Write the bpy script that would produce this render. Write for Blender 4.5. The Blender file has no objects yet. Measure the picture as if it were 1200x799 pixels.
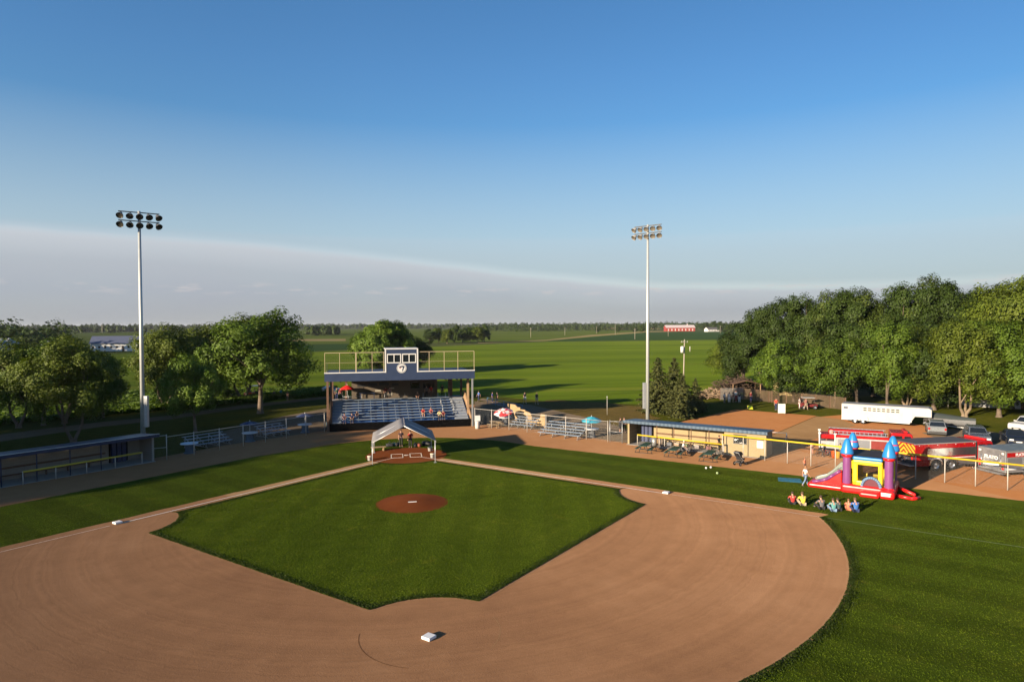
import bpy, bmesh, math, random
import numpy as np
from mathutils import Vector, Matrix, Euler
PI = math.pi
R = math.radians
scene = bpy.context.scene
COL = scene.collection
rng = random.Random(7)

# ------------------------------------------------------------------ camera numbers (solved from the bases of the diamond)
CF, CX, CY, CZ, CYAW, CPITCH, CROLL = 762.431, -1.45844, -65.6542, 13.0264, -0.184692, 0.0253832, -0.00397071
def cam_rows():
    cy, sy, cp, sp = math.cos(CYAW), math.sin(CYAW), math.cos(CPITCH), math.sin(CPITCH)
    f = Vector((-sy*cp, cy*cp, -sp)); r = Vector((cy, sy, 0)); u = r.cross(f)
    cr, sr = math.cos(CROLL), math.sin(CROLL)
    return cr*r + sr*u, -sr*r + cr*u, f
CR_, CU_, CF_ = cam_rows()
def at(px, py, z=0.0):
    """the point of the level ground (height z) seen at a pixel of the 1200 px wide photograph"""
    d = CR_*((px-600)/CF) + CU_*((399.5-py)/CF) + CF_
    t = (z-CZ)/d.z
    return Vector((CX+d.x*t, CY+d.y*t, z))
def atd(px, dist):
    """ground point in the pixel column px (near the horizon) at a ground distance"""
    d = CR_*((px-600)/CF) + CU_*((399.5-400)/CF) + CF_
    k = dist/math.hypot(d.x, d.y)
    return Vector((CX+d.x*k, CY+d.y*k, 0))

# ------------------------------------------------------------------ mesh builder
class MB:
    def __init__(s): s.v = []; s.f = []; s.s = []
    def add(s, vs, fs, smooth=False):
        o = len(s.v); s.v += [tuple(v) for v in vs]
        s.f += [tuple(i+o for i in f) for f in fs]; s.s += [smooth]*len(fs)
        return s
    def box(s, x0, x1, y0, y1, z0, z1):
        v = [(x0,y0,z0),(x1,y0,z0),(x1,y1,z0),(x0,y1,z0),(x0,y0,z1),(x1,y0,z1),(x1,y1,z1),(x0,y1,z1)]
        return s.add(v, [(0,3,2,1),(4,5,6,7),(0,1,5,4),(1,2,6,5),(2,3,7,6),(3,0,4,7)])
    def beam(s, p0, p1, w, h=None, up=(0,0,1)):
        h = h or w; p0 = Vector(p0); p1 = Vector(p1); d = (p1-p0).normalized(); u = Vector(up)
        if abs(d.dot(u)) > .98: u = Vector((0,1,0))
        a = d.cross(u).normalized()*(w/2); b = a.cross(d).normalized()*(h/2)
        v = [p+q for p in (p0, p1) for q in (-a-b, a-b, a+b, -a+b)]
        return s.add(v, [(0,1,2,3),(7,6,5,4),(0,4,5,1),(1,5,6,2),(2,6,7,3),(3,7,4,0)])
    def cyl(s, p0, p1, r0, r1=None, n=10, caps=True, smooth=True):
        r1 = r0 if r1 is None else r1; p0 = Vector(p0); p1 = Vector(p1); d = (p1-p0).normalized()
        u = Vector((0,0,1)) if abs(d.z) < .95 else Vector((1,0,0))
        a = d.cross(u).normalized(); b = d.cross(a)
        o = len(s.v); v = []
        for p, r in ((p0, r0), (p1, r1)):
            for i in range(n):
                t = 2*PI*i/n; v.append(p + (a*math.cos(t)+b*math.sin(t))*r)
        s.add(v, [(i, (i+1) % n, n+(i+1) % n, n+i) for i in range(n)], smooth)
        if caps:
            s.f += [tuple(o+i for i in range(n-1,-1,-1)), tuple(o+n+i for i in range(n))]; s.s += [False, False]
        return s
    def tube(s, pts, r, n=8, smooth=True):
        for a, b in zip(pts[:-1], pts[1:]):
            s.cyl(a, b, r, n=n, smooth=smooth)
        return s
    def lathe(s, prof, c=(0,0,0), n=20, smooth=True, axis='z'):
        v = []
        for r, z in prof:
            for i in range(n):
                t = 2*PI*i/n; p = (r*math.cos(t), r*math.sin(t), z)
                if axis == 'y': p = (p[0], p[2], p[1])
                if axis == 'x': p = (p[2], p[0], p[1])
                v.append((c[0]+p[0], c[1]+p[1], c[2]+p[2]))
        f = []
        for k in range(len(prof)-1):
            for i in range(n):
                q = (k*n+i, k*n+(i+1) % n, (k+1)*n+(i+1) % n, (k+1)*n+i)
                f.append(q if axis == 'z' else q[::-1])
        return s.add(v, f, smooth)
    def ball(s, c, r, n=10, m=6, sc=(1,1,1)):
        prof = [(math.sin(PI*k/m)*r+1e-5, -math.cos(PI*k/m)*r) for k in range(m+1)]
        o = len(s.v); s.lathe(prof, (0,0,0), n)
        s.v[o:] = [(c[0]+x*sc[0], c[1]+y*sc[1], c[2]+z*sc[2]) for x, y, z in s.v[o:]]
        return s
    def prism(s, poly, a0, a1, axis='y', smooth=False):
        """poly of (p, q) swept along an axis: axis y -> (p, a, q); x -> (a, p, q); z -> (p, q, a)"""
        m = {'y': lambda p, q, a: (p, a, q), 'x': lambda p, q, a: (a, p, q), 'z': lambda p, q, a: (p, q, a)}[axis]
        n = len(poly)
        v = [m(p, q, a0) for p, q in poly] + [m(p, q, a1) for p, q in poly]
        return s.add(v, [tuple(range(n-1,-1,-1)), tuple(range(n, 2*n))] + [(i, (i+1) % n, n+(i+1) % n, n+i) for i in range(n)], smooth)
    def quad(s, *p): return s.add(p, [tuple(range(len(p)))])
    def move(s, M, start=0):
        s.v[start:] = [tuple(M @ Vector(v)) for v in s.v[start:]]; return s
    def mesh(s, name):
        me = bpy.data.meshes.new(name); me.from_pydata(s.v, [], s.f); 
        me.polygons.foreach_set('use_smooth', s.s)
        bm = bmesh.new(); bm.from_mesh(me); bmesh.ops.recalc_face_normals(bm, faces=bm.faces); bm.to_mesh(me); bm.free()
        return me
    def build(s, name, mat, parent=None, bevel=0, seg=2):
        me = s.mesh(name); o = link(name, me, mat, parent)
        if bevel:
            b = o.modifiers.new('bevel', 'BEVEL'); b.width = bevel; b.segments = seg; b.limit_method = 'ANGLE'; b.angle_limit = R(35)
        return o
def link(name, me, mat=None, parent=None):
    if mat is not None and not me.materials: me.materials.append(mat)
    o = bpy.data.objects.new(name, me); COL.objects.link(o)
    if parent is not None: o.parent = parent
    return o
def sheet(name, pts, z, mat, kind='structure'):
    """flat polygon on the ground"""
    bm = bmesh.new(); vs = [bm.verts.new((p[0], p[1], z)) for p in pts]
    f = bm.faces.new(vs); f.normal_update()
    if f.normal.z < 0: f.normal_flip()
    bmesh.ops.triangulate(bm, faces=bm.faces[:])
    me = bpy.data.meshes.new(name); bm.to_mesh(me); bm.free()
    o = link(name, me, mat); o['kind'] = kind
    return o
def tag(o, label=None, cat=None, group=None, kind=None):
    if label:
        if not 4 <= len(label.split()) <= 16: print('LONGLABEL', len(label.split()), label)
        o['label'] = label
    if cat: o['category'] = cat
    if group: o['group'] = group
    if kind: o['kind'] = kind
    return o
def thing(name, label, cat, loc=(0,0,0), rz=0, group=None):
    o = bpy.data.objects.new(name, None); o.empty_display_size = .3; COL.objects.link(o)
    o.location = loc; o.rotation_euler = (0, 0, rz)
    return tag(o, label, cat, group)
def copy_tree(o, parent=None):
    c = o.copy(); COL.objects.link(c)
    if parent is not None: c.parent = parent
    for ch in list(o.children): copy_tree(ch, c)
    return c
def text_mesh(body, size, depth, bold=False):
    cu = bpy.data.curves.new('lettering', 'FONT'); cu.body = body; cu.size = size; cu.extrude = depth
    cu.align_x = 'CENTER'; cu.align_y = 'CENTER'
    if bold: cu.offset = size*.03
    o = bpy.data.objects.new('lettering', cu); COL.objects.link(o)
    dg = bpy.context.evaluated_depsgraph_get(); dg.update()
    me = bpy.data.meshes.new_from_object(o.evaluated_get(dg))
    bpy.data.objects.remove(o); bpy.data.curves.remove(cu)
    return me

# ------------------------------------------------------------------ materials
class NT:
    def __init__(s, name):
        s.m = bpy.data.materials.new(name); s.m.use_nodes = True; s.t = s.m.node_tree; s.t.nodes.clear()
        s.out = s.n('ShaderNodeOutputMaterial')
    def n(s, typ, **kw):
        x = s.t.nodes.new(typ)
        for k, v in kw.items():
            if hasattr(x, k): setattr(x, k, v)
            else: x.inputs[k.replace('_', ' ')].default_value = v
        return x
    def l(s, a, b): s.t.links.new(a, b)
    def ramp(s, fac, stops):
        r = s.n('ShaderNodeValToRGB'); e = r.color_ramp.elements
        while len(e) < len(stops): e.new(.5)
        for q, (p, c) in zip(e, stops):
            q.position = p; q.color = (*c, 1) if not isinstance(c, (int, float)) else (c, c, c, 1)
        s.l(fac, r.inputs[0]); return r.outputs[0]
    def noise(s, scale, detail=3, vec=None, rough=.55, dist=0):
        x = s.n('ShaderNodeTexNoise'); x.inputs['Scale'].default_value = scale; x.inputs['Detail'].default_value = detail
        x.inputs['Roughness'].default_value = rough; x.inputs['Distortion'].default_value = dist
        if vec is not None: s.l(vec, x.inputs['Vector'])
        return x.outputs['Fac']
    def mix(s, fac, a, b, blend='MIX'):
        x = s.n('ShaderNodeMix'); x.data_type = 'RGBA'; x.blend_type = blend
        for i, val in ((0, fac), (6, a), (7, b)):
            if isinstance(val, (int, float)): x.inputs[i].default_value = val
            elif isinstance(val, tuple): x.inputs[i].default_value = (*val, 1)
            else: s.l(val, x.inputs[i])
        return x.outputs[2]
    def math(s, op, a, b=0.5, c=None):
        x = s.n('ShaderNodeMath'); x.operation = op
        for i, val in enumerate((a, b) if c is None else (a, b, c)):
            if isinstance(val, (int, float)): x.inputs[i].default_value = val
            else: s.l(val, x.inputs[i])
        return x.outputs[0]
    def mapping(s, vec, scale=(1,1,1), rz=0, loc=(0,0,0)):
        x = s.n('ShaderNodeMapping'); x.inputs['Scale'].default_value = scale; x.inputs['Rotation'].default_value = (0,0,rz); x.inputs['Location'].default_value = loc
        s.l(vec, x.inputs['Vector']); return x.outputs[0]
    def bsdf(s, color, rough=.8, metal=0, bump=None, bstr=.3, bdist=.02, spec=None):
        b = s.n('ShaderNodeBsdfPrincipled')
        for key, val in (('Base Color', color), ('Roughness', rough), ('Metallic', metal)):
            if isinstance(val, tuple): b.inputs[key].default_value = (*val, 1)
            elif isinstance(val, (int, float)): b.inputs[key].default_value = val
            else: s.l(val, b.inputs[key])
        if spec is not None: b.inputs['Specular IOR Level'].default_value = spec
        if spec is not None and spec < .06: b.inputs['Diffuse Roughness'].default_value = .65
        if bump is not None:
            p = s.n('ShaderNodeBump'); p.inputs['Strength'].default_value = bstr; p.inputs['Distance'].default_value = bdist
            s.l(bump, p.inputs['Height']); s.l(p.outputs[0], b.inputs['Normal'])
        s.l(b.outputs[0], s.out.inputs['Surface']); return b
    def obj(s): return s.n('ShaderNodeTexCoord').outputs['Object']
    def geo(s): return s.n('ShaderNodeNewGeometry').outputs['Position']
MATS = {}
def paint(name, c, rough=.6, metal=0, var=.12, scale=3.0, bump=0, spec=None):
    """plain coloured material with slight wear: value varies with noise at two sizes"""
    if name in MATS: return MATS[name]
    t = NT(name); v = t.obj()
    f = t.math('MULTIPLY_ADD', t.noise(scale, 4, v), .6, t.math('MULTIPLY', t.noise(scale*7, 2, v), .4))
    lo = tuple(x*(1-var) for x in c); hi = tuple(min(1, x*(1+var)) for x in c)
    colr = t.ramp(f, [(.3, lo), (.7, hi)])
    rr = t.math('MULTIPLY_ADD', t.noise(scale*2, 2, v), .2, max(.05, rough-.1))
    t.bsdf(colr, rr, metal, bump=t.noise(scale*12, 2, v) if bump else None, bstr=bump, bdist=.01, spec=spec)
    MATS[name] = t.m; return t.m
# ------------------------------------------------------------------ ground materials (world position, so neighbouring sheets agree)
def grass_mat(name, c0, c1, c2, mow=None, bump=.6, tuft=2.2):
    t = NT(name); p = t.geo()
    big = t.noise(.09, 4, p, .6); mid = t.noise(.9, 5, p, .65); fine = t.noise(tuft*4, 4, p, .7); blade = t.noise(38, 2, p, .7)
    f = t.math('MULTIPLY_ADD', big, .35, t.math('MULTIPLY_ADD', mid, .35, t.math('MULTIPLY', fine, .35)))
    col = t.ramp(f, [(.34, c0), (.52, c1), (.70, c2)])
    dry = t.ramp(t.noise(.45, 5, p, .7), [(.60, 0.0), (.74, 1.0)])
    col = t.mix(t.math('MULTIPLY', dry, .42), col, (c2[0]*1.5, c2[1]*1.05, c2[2]*1.2))
    if mow is not None:
        ang, width, amt = mow
        m = t.mapping(p, rz=ang)
        sx = t.n('ShaderNodeSeparateXYZ'); t.l(m, sx.inputs[0])
        w = t.math('SINE', t.math('MULTIPLY', t.math('ADD', sx.outputs[0], t.math('MULTIPLY', mid, .5)), PI/width))
        w = t.math('MULTIPLY_ADD', t.ramp(t.math('MULTIPLY_ADD', w, .5, .5), [(.35, 0.0), (.65, 1.0)]), amt, 1-amt/2)
        x = t.n('ShaderNodeVectorMath'); x.operation = 'SCALE'; t.l(col, x.inputs[0]); t.l(w, x.inputs['Scale']); col = x.outputs[0]
    bl = t.math('MULTIPLY_ADD', blade, .5, .75)
    x = t.n('ShaderNodeVectorMath'); x.operation = 'SCALE'; t.l(col, x.inputs[0]); t.l(bl, x.inputs['Scale']); col = x.outputs[0]
    h = t.math('MULTIPLY_ADD', blade, .6, t.math('MULTIPLY', fine, 1.0))
    t.bsdf(col, .95, 0, bump=h, bstr=bump, bdist=.06, spec=.02)
    return t.m
def dirt_mat(name, c0, c1, c2, bump=.35, stripe=None, spots=True):
    t = NT(name); p = t.geo()
    big = t.noise(.07, 4, p, .6); mid = t.noise(.8, 5, p, .65); fine = t.noise(14, 4, p, .7)
    f = t.math('MULTIPLY_ADD', big, .55, t.math('MULTIPLY_ADD', mid, .3, t.math('MULTIPLY', fine, .2)))
    col = t.ramp(f, [(.36, c0), (.53, c1), (.70, c2)])
    h = fine
    if stripe is not None:
        # drag-mat grooves: concentric about a centre
        cx, cy, sc, amt = stripe
        m = t.mapping(p, loc=(-cx, -cy, 0))
        ln = t.n('ShaderNodeVectorMath'); ln.operation = 'LENGTH'
        sx = t.n('ShaderNodeSeparateXYZ'); t.l(m, sx.inputs[0])
        cb = t.n('ShaderNodeCombineXYZ'); t.l(sx.outputs[0], cb.inputs[0]); t.l(sx.outputs[1], cb.inputs[1]); t.l(cb.outputs[0], ln.inputs[0])
        rad = t.math('ADD', ln.outputs['Value'], t.math('MULTIPLY', mid, .7))
        c2d = t.n('ShaderNodeCombineXYZ'); t.l(rad, c2d.inputs[0])
        g1 = t.noise(sc, 3, c2d.outputs[0], .7); g2 = t.noise(sc*5, 2, c2d.outputs[0], .6)
        k = t.math('MULTIPLY_ADD', t.math('ADD', g1, t.math('MULTIPLY', g2, .5)), amt, 1-amt*.75)
        x = t.n('ShaderNodeVectorMath'); x.operation = 'SCALE'; t.l(col, x.inputs[0]); t.l(k, x.inputs['Scale']); col = x.outputs[0]
        h = t.math('MULTIPLY_ADD', g2, .8, fine)
    t.bsdf(col, .95, 0, bump=h, bstr=bump, bdist=.03, spec=.03)
    return t.m
M_lawn = grass_mat('mown grass', (0.022,0.036,0.0029), (0.037,0.055,0.0043), (0.060,0.072,0.0078), mow=(R(-44), 1.9, .20))
M_lawn_b = grass_mat('lawn blades', (0.042,0.070,.0046), (0.072,0.108,.0070), (0.120,0.148,.0134), mow=(R(-44), 1.9, .24))
M_infield_b = grass_mat('infield blades', (0.049,0.080,.0052), (0.083,0.122,.0078), (0.132,0.164,.0150), mow=(R(12), 1.5, .16))
M_infield = grass_mat('infield grass', (0.033,0.052,0.0038), (0.053,0.078,0.0056), (0.083,0.104,0.0095), mow=(R(12), 1.5, .10))
M_rough = grass_mat('rough grass', (0.02108,0.02604,0.0031), (0.04092,0.0465,0.00496), (0.0806,0.0682,0.0124), bump=.8, tuft=1.2)
M_skin = dirt_mat('infield clay', (0.185,0.095,0.049), (0.243,0.128,0.065), (0.292,0.160,0.085), stripe=(0, -18.44, .9, .48))
M_path = dirt_mat('path clay', (0.2392,0.1404,0.0676), (0.2808,0.1716,0.0858), (0.3224,0.208,0.1144))
M_redclay = dirt_mat('red mound clay', (0.09,0.02448,0.00792), (0.1152,0.0342,0.0108), (0.1332,0.045,0.0162))
M_track = dirt_mat('warning track grit', (0.20,0.098,0.044), (0.24,0.122,0.057), (0.275,0.15,0.074))
M_lot = dirt_mat('orange lot dirt', (0.1974,0.0846,0.03055), (0.235,0.1034,0.03995), (0.2679,0.1269,0.0517))
M_gravel = dirt_mat('grey gravel', (0.087,0.066,0.0432), (0.114,0.087,0.0588), (0.15,0.12,0.084))
M_drive = dirt_mat('worn brown drive', (0.1352,0.078,0.0364), (0.1716,0.104,0.0494), (0.2184,0.1352,0.0676))
M_lane = dirt_mat('brown lane', (0.072,0.0496,0.0288), (0.104,0.072,0.044), (0.152,0.108,0.068))
M_chalk = paint('chalk', (.72,.68,.62), .95, var=.25, scale=2)
M_conc = paint('concrete', (.30,.28,.25), .9, var=.15, scale=1.5, bump=.2)

# far green field with swathes
def field_mat(name, c0, c1, c2, ang=0.0, stretch=14):
    t = NT(name); p = t.geo()
    m = t.mapping(p, scale=(1/stretch, 1, 1), rz=ang)
    s1 = t.noise(.05, 4, m, .6, .4); s2 = t.noise(.35, 3, m, .6); big = t.noise(.008, 3, p, .5); fine = t.noise(2.5, 3, p, .7)
    f = t.math('MULTIPLY_ADD', s1, .50, t.math('MULTIPLY_ADD', s2, .20, t.math('MULTIPLY_ADD', big, .25, t.math('MULTIPLY', fine, .10))))
    col = t.ramp(f, [(.40, c0), (.53, c1), (.64, c2)])
    m2 = t.mapping(p, scale=(1/30, 1/1.6, 1), rz=ang+.16, loc=(3,7,0)); rut = t.ramp(t.noise(.22, 3, m2, .5, .3), [(.55,0.0),(.585,1.0),(.62,0.0)])
    col = t.mix(t.math('MULTIPLY', rut, .55), col, tuple(x*.42 for x in c0))
    dry = t.ramp(t.noise(.13, 3, m2, .5), [(.56,0.0),(.66,1.0)]); col = t.mix(t.math('MULTIPLY', dry, .35), col, (c2[0]*1.25, c2[1]*.95, c2[2]*2))
    t.bsdf(col, .9, 0, bump=fine, bstr=.7, bdist=.15, spec=.02)
    return t.m
M_field = field_mat('green hay field', (0.047,0.076,0.0040), (0.069,0.103,0.0056), (0.097,0.128,0.0090), R(-10))
M_field2 = field_mat('dark soybean field', (0.0144,0.032,0.008), (0.0192,0.0416,0.0096), (0.0272,0.0496,0.0128), R(5))
M_field3 = field_mat('mid green field', (0.0375,0.0575,0.007), (0.0525,0.075,0.009), (0.07,0.09,0.0125), R(-5))
M_wheat = field_mat('ripe grain field', (0.132,0.1045,0.04675), (0.1595,0.1265,0.05775), (0.187,0.1485,0.0715))
M_far = field_mat('distant farmland', (0.024,0.0396,0.0108), (0.0396,0.054,0.0156), (0.072,0.072,0.027), R(10), 20)

# ------------------------------------------------------------------ sheets
def disc_pts(cx, cy, r, n=64, a0=0, a1=2*PI):
    return [(cx+r*math.cos(a0+(a1-a0)*i/(n-1 if a1-a0 < 6.2 else n)), cy+r*math.sin(a0+(a1-a0)*i/(n-1 if a1-a0 < 6.2 else n))) for i in range(n)]
sheet('ground', [(CX+9000*math.cos(2*PI*i/72), CY+9000*math.sin(2*PI*i/72)) for i in range(72)], -.06, M_far)
sheet('rough_ground', [(-150,-120),(160,-120),(170,40),(120,75),(60,82),(12,60),(-20,62),(-150,40)], -.04, M_rough)
PX = lambda L: [at(a, b) for a, b in L]
sheet('hay_field', PX([(-60,452),(330,472),(395,464),(470,470),(560,462),(640,470),(770,474),(850,452),(1260,440),(1260,400.5),(850,398.2),(640,400.5),(360,412.5),(250,410),(-60,420)]), -.03, M_field)
M_tan = grass_mat('trampled brown grass', (.045,.036,.012), (.085,.062,.018), (.13,.088,.03), bump=.8, tuft=1.2)
sheet('soybean_field', PX([(622,400.2),(850,397.6),(900,397.2),(900,388.5),(770,388.6),(700,393)]), -.028, M_field2)
sheet('soybean_strip', PX([(-60,419),(250,409),(362,411.5),(420,408),(420,402.5),(360,404),(100,408),(-60,411)]), -.026, M_field2)
sheet('middle_field', PX([(-60,410),(100,407.5),(360,403.5),(480,402.2),(640,399.6),(770,388.4),(700,385.2),(360,386.3),(-60,392)]), -.027, M_field3)
sheet('grain_strip', PX([(330,399.5),(405,399.5),(405,397),(335,397.4)]), -.022, M_wheat)
sheet('grain_field', PX([(690,385.6),(775,386),(772,383.9),(700,383.7)]), -.022, M_wheat)
sheet('yellow_field', PX([(-20,441),(30,436),(30,409),(-20,408)]), -.019, M_wheat)
sheet('field_track', PX([(560,402.2),(640,399.2),(700,393.6),(760,389.2),(800,388.2),(800,387.6),(756,388.2),(690,392.6),(640,398.2),(560,401)]), -.020, M_wheat)
# gravel lane and dirt patch beyond the first base side
sheet('gravel_lane', PX([(-60,530),(0,517),(60,508),(120,499.5),(200,491),(280,479),(345,471),(395,465.5),(395,463),(345,468),(280,475),(200,486.5),(120,494),(60,501),(0,509),(-60,520)]), -.020, M_lane)
# warning track and yards, one sheet of grit under the turf
sheet('warning_track', PX([(-60,640),(-60,590),(0,572),(60,560),(178,537),(240,526),(310,512),(372,496),(395,470),(556,474),(600,478),(690,498),(740,508),(770,505),(835,512),(900,520),(1260,600),(1260,660),(1000,660),(500,560),(200,640)]), 0.0, M_track)
sheet('bleacher_yard', PX([(556,497),(620,502),(735,519),(744,505),(700,492),(620,474),(556,470)]), .006, M_gravel)
sheet('spectator_yard', PX([(240,525),(384,504),(384,478),(330,488),(255,507)]), .006, M_gravel)
sheet('parking_lot', PX([(820,512),(905,510),(962,488),(985,486),(1040,492),(1200,515),(1320,530),(1320,640),(900,538)]), -.008, M_lot)
sheet('parking_gravel', PX([(1080,507),(1130,500),(1175,508),(1320,525),(1320,560),(1140,528)]), -.004, M_gravel)
sheet('gravel_drive', PX([(862,506),(905,509.5),(957,487.5),(985,491),(1003,498),(960,512),(925,528),(900,534)]), -.005, M_drive)
sheet('practice_lot', PX([(798,494),(862,479.5),(957,487),(905,509),(846,506)]), -.006, M_lot)
# ring of turf behind the plate and out to the lines
fy = [(-125.0,-110.0)] + [(-29.3,-13.0), (-14.7,2.3)] + disc_pts(0.3, -5.2, 15.0, 14, R(131), R(45)) + [(13.6,2.0),(28.0,-11.4),(43.8,-26.1),(110,-88),(110,-140),(-125,-140)]
def rough_edge(pts, amp, step, seed=1):
    rr = random.Random(seed); out = []
    for a, b in zip(pts, pts[1:]+pts[:1]):
        a = Vector((a[0], a[1])); b = Vector((b[0], b[1])); n = max(1, int((b-a).length/step)) if (b-a).length < 90 else 1
        for i in range(n):
            q = a.lerp(b, i/n); out.append((q.x+rr.uniform(-amp, amp), q.y+rr.uniform(-amp, amp)))
    return out
sheet('outfield_grass', rough_edge(fy, .05, .5), .022, M_lawn)
# skinned infield: arc of 95 ft about the rubber, cut by the outer edge of the foul lines
S = math.sqrt(.5); MC = (0, -18.44); RA = 28.05
skin = [(x, y) for x, y in disc_pts(0, -18.44, RA, 90, R(-196), R(16))]
off = 1.0
def line_pt(side, along, out):          # along the foul line, out = metres into foul ground
    return (side*(along*S + out*S), -along*S + out*S)
skin = [p for p in skin if (p[1] <= -abs(p[0]) + off*1.414)]
skin = [line_pt(-1, 38.3, off)] + skin + [line_pt(1, 38.3, off)] + [line_pt(1, 18, off), line_pt(1, 18, -6), line_pt(-1, 18, -6), line_pt(-1, 18, off)]
sheet('infield_dirt', rough_edge(skin, .04, .6, 3), .028, M_skin)
# base paths
for sd in (-1, 1):
    p = [line_pt(sd, 2.6, .75), line_pt(sd, 19, .95), line_pt(sd, 19, -.72), line_pt(sd, 2.6, -.72)]
    sheet('base_path', rough_edge(p, .04, .5, 5), .032, M_path)
# infield turf: the square inside the paths with rounded cut-outs at the bases
def infield_pts():
    A = 2.45                                  # turf edge inside the dirt between bases
    B3 = Vector((27.43*S, -27.43*S)); B1 = Vector((-27.43*S, -27.43*S)); B2 = Vector((0, -38.79))
    pts = []
    in_ = .62
    def seg_circle(c, r, a0, a1, n): return [(c.x+r*math.cos(R(a0+(a1-a0)*i/n)), c.y+r*math.sin(R(a0+(a1-a0)*i/n))) for i in range(n+1)]
    pts += seg_circle(Vector((0, -.2)), 4.0, 232, 308, 16)                  # home circle
    pts += [tuple(Vector(line_pt(1, 23.6, -in_)))]
    pts += seg_circle(B3+Vector((.25,.25)), 4.05, 148, 218, 14)
    pts += seg_circle(B2, 4.05, 52, 128, 14)
    pts += seg_circle(B1+Vector((-.25,.25)), 4.05, -38, 32, 14)
    pts += [tuple(Vector(line_pt(-1, 23.6, -in_)))]
    return pts
sheet('infield_grass', rough_edge(infield_pts(), .035, .4, 9), .042, M_infield)
sheet('home_circle', disc_pts(0, -.2, 4.0, 48), .036, M_redclay)
# chalk
for sd in (-1, 1):
    ends = [(1.9, 38.1)]
    a, b = ends[0]
    sheet('foul_line', [line_pt(sd, a, 0.05), line_pt(sd, 27, .05), line_pt(sd, 27, -.05), line_pt(sd, a, -.05)], .047, M_chalk)
    sheet('foul_line', [line_pt(sd, 27.6, 0.04), line_pt(sd, b, .04), line_pt(sd, b, -.04), line_pt(sd, 27.6, -.04)], .047, paint('worn chalk', (.56,.42,.32), .95, var=.3, scale=2))
    w = .035
    sheet('foul_line', [line_pt(sd, b+.3, w), line_pt(sd, 95, w), line_pt(sd, 95, -w), line_pt(sd, b+.3, -w)], .047, paint('faint chalk', (.13,.16,.09), .95, var=.4, scale=6))
def box_lines(cx):
    m = MB()
    for x0, x1, y0, y1 in ((cx-.6, cx+.6, .68, .76), (cx-.6, cx+.6, -1.12, -1.04), (cx-.6, cx-.52, -1.04, .68), (cx+.52, cx+.6, -1.04, .68)):
        m.box(x0, x1, y0-.2, y1-.2, .037, .049)
    o = m.build('batters_box_line', M_chalk); o['kind'] = 'structure'
box_lines(-.92); box_lines(.92)
# mound: a low dome with a flat table
m = MB(); prof = [(2.75, .030), (2.55, .05), (1.9, .12), (1.2, .20), (.85, .25), (.01, .255)]
m.lathe(prof, (0, -17.9, 0), 48); o = m.build('pitching_mound', M_redclay); o['kind'] = 'structure'
m = MB(); m.box(-.305, .305, -18.52, -18.37, .245, .285)
tag(m.build('pitching_rubber', paint('rubber white', (.66,.62,.56), .7), bevel=.01), 'white pitching rubber on top of the red clay mound', 'pitching rubber')
m = MB(); m.prism([(-.215,0),(.215,0),(.215,-.22),(0,-.43),(-.215,-.22)][::-1], .036, .058, 'z')
o = m.build('home_plate', MATS['rubber white'], bevel=.006); o.location = (0, 0, 0)
tag(o, 'white five sided home plate between the chalk boxes', 'home plate')
def base_bag(x, y, rz, label):
    r = thing('base_bag', label, 'base', (x, y, .03), rz, 'white base bags')
    m = MB(); m.box(-.23, .23, -.23, .23, 0, .13); m.build('cushion', paint('white canvas', (.76,.75,.72), .7), r, bevel=.035, seg=3)
    m = MB(); m.box(-.14, .14, -.14, .14, -.02, .004); m.build('anchor', MATS['rubber white'], r)
    m = MB(); m.box(-.234, .234, -.02, .02, .02, .06); m.build('strap', paint('bag seam', (.5,.49,.46), .8), r)
base_bag(-19.26, -19.0, R(45), 'white base bag on the first base line under shade of dirt corner facing dugout')
base_bag(19.26, -19.0, R(45), 'white base bag near the end of foul line closest to picnic tables')
base_bag(0, -38.79, R(45), 'white base bag alone in the dirt behind the pitching mound')

sheet('trampled_ground', rough_edge([tuple(q)[:2] for q in PX([(602,476),(640,468.5),(700,471),(762,478),(770,492),(735,499),(668,490)])], .9, 1.6, 17), -.012, M_tan)
# scraped ring round the bag at second
def ring(c, r, w, a0, a1, n=60):
    o_ = [(c[0]+(r+w)*math.cos(R(a0+(a1-a0)*i/n)), c[1]+(r+w)*math.sin(R(a0+(a1-a0)*i/n))) for i in range(n+1)]
    i_ = [(c[0]+r*math.cos(R(a0+(a1-a0)*i/n)), c[1]+r*math.sin(R(a0+(a1-a0)*i/n))) for i in range(n+1)]
    return o_+i_[::-1]
M_scrape = dirt_mat('scraped clay', (0.1,0.0475,0.02), (0.125,0.06,0.0275), (0.155,0.0775,0.035))
sheet('scraped_ring', ring((.1,-38.2), 2.95, .03, 172, 250), .032, M_scrape)
sheet('scraped_ring', ring((.1,-38.2), 2.95, .025, -38, 18), .032, M_path)
# turf: blades and tufts on the part of the lawn nearest the camera, thicker along the cut edges
def blades(name, pts, size, seed, mat, z=.03):
    g = np.random.default_rng(seed); n = len(pts)
    P = np.concatenate([pts, (z+size*.3*g.random((n,1)))], 1); N = g.normal(size=(n,3))*np.array([.55,.55,.3])+np.array([0,0,.75])
    o = link(name, np_mesh(name, leaf_quads(P, N, size, seed, .42), n, mat)); o['kind'] = 'stuff'; return o
def inside(poly, p):
    poly = np.array(poly); x, y = p[:,0], p[:,1]; c = np.zeros(len(p), bool); j = len(poly)-1
    for i in range(len(poly)):
        xi, yi = poly[i]; xj, yj = poly[j]
        k = ((yi > y) != (yj > y)) & (x < (xj-xi)*(y-yi)/(yj-yi+1e-12)+xi); c ^= k; j = i
    return c

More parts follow.
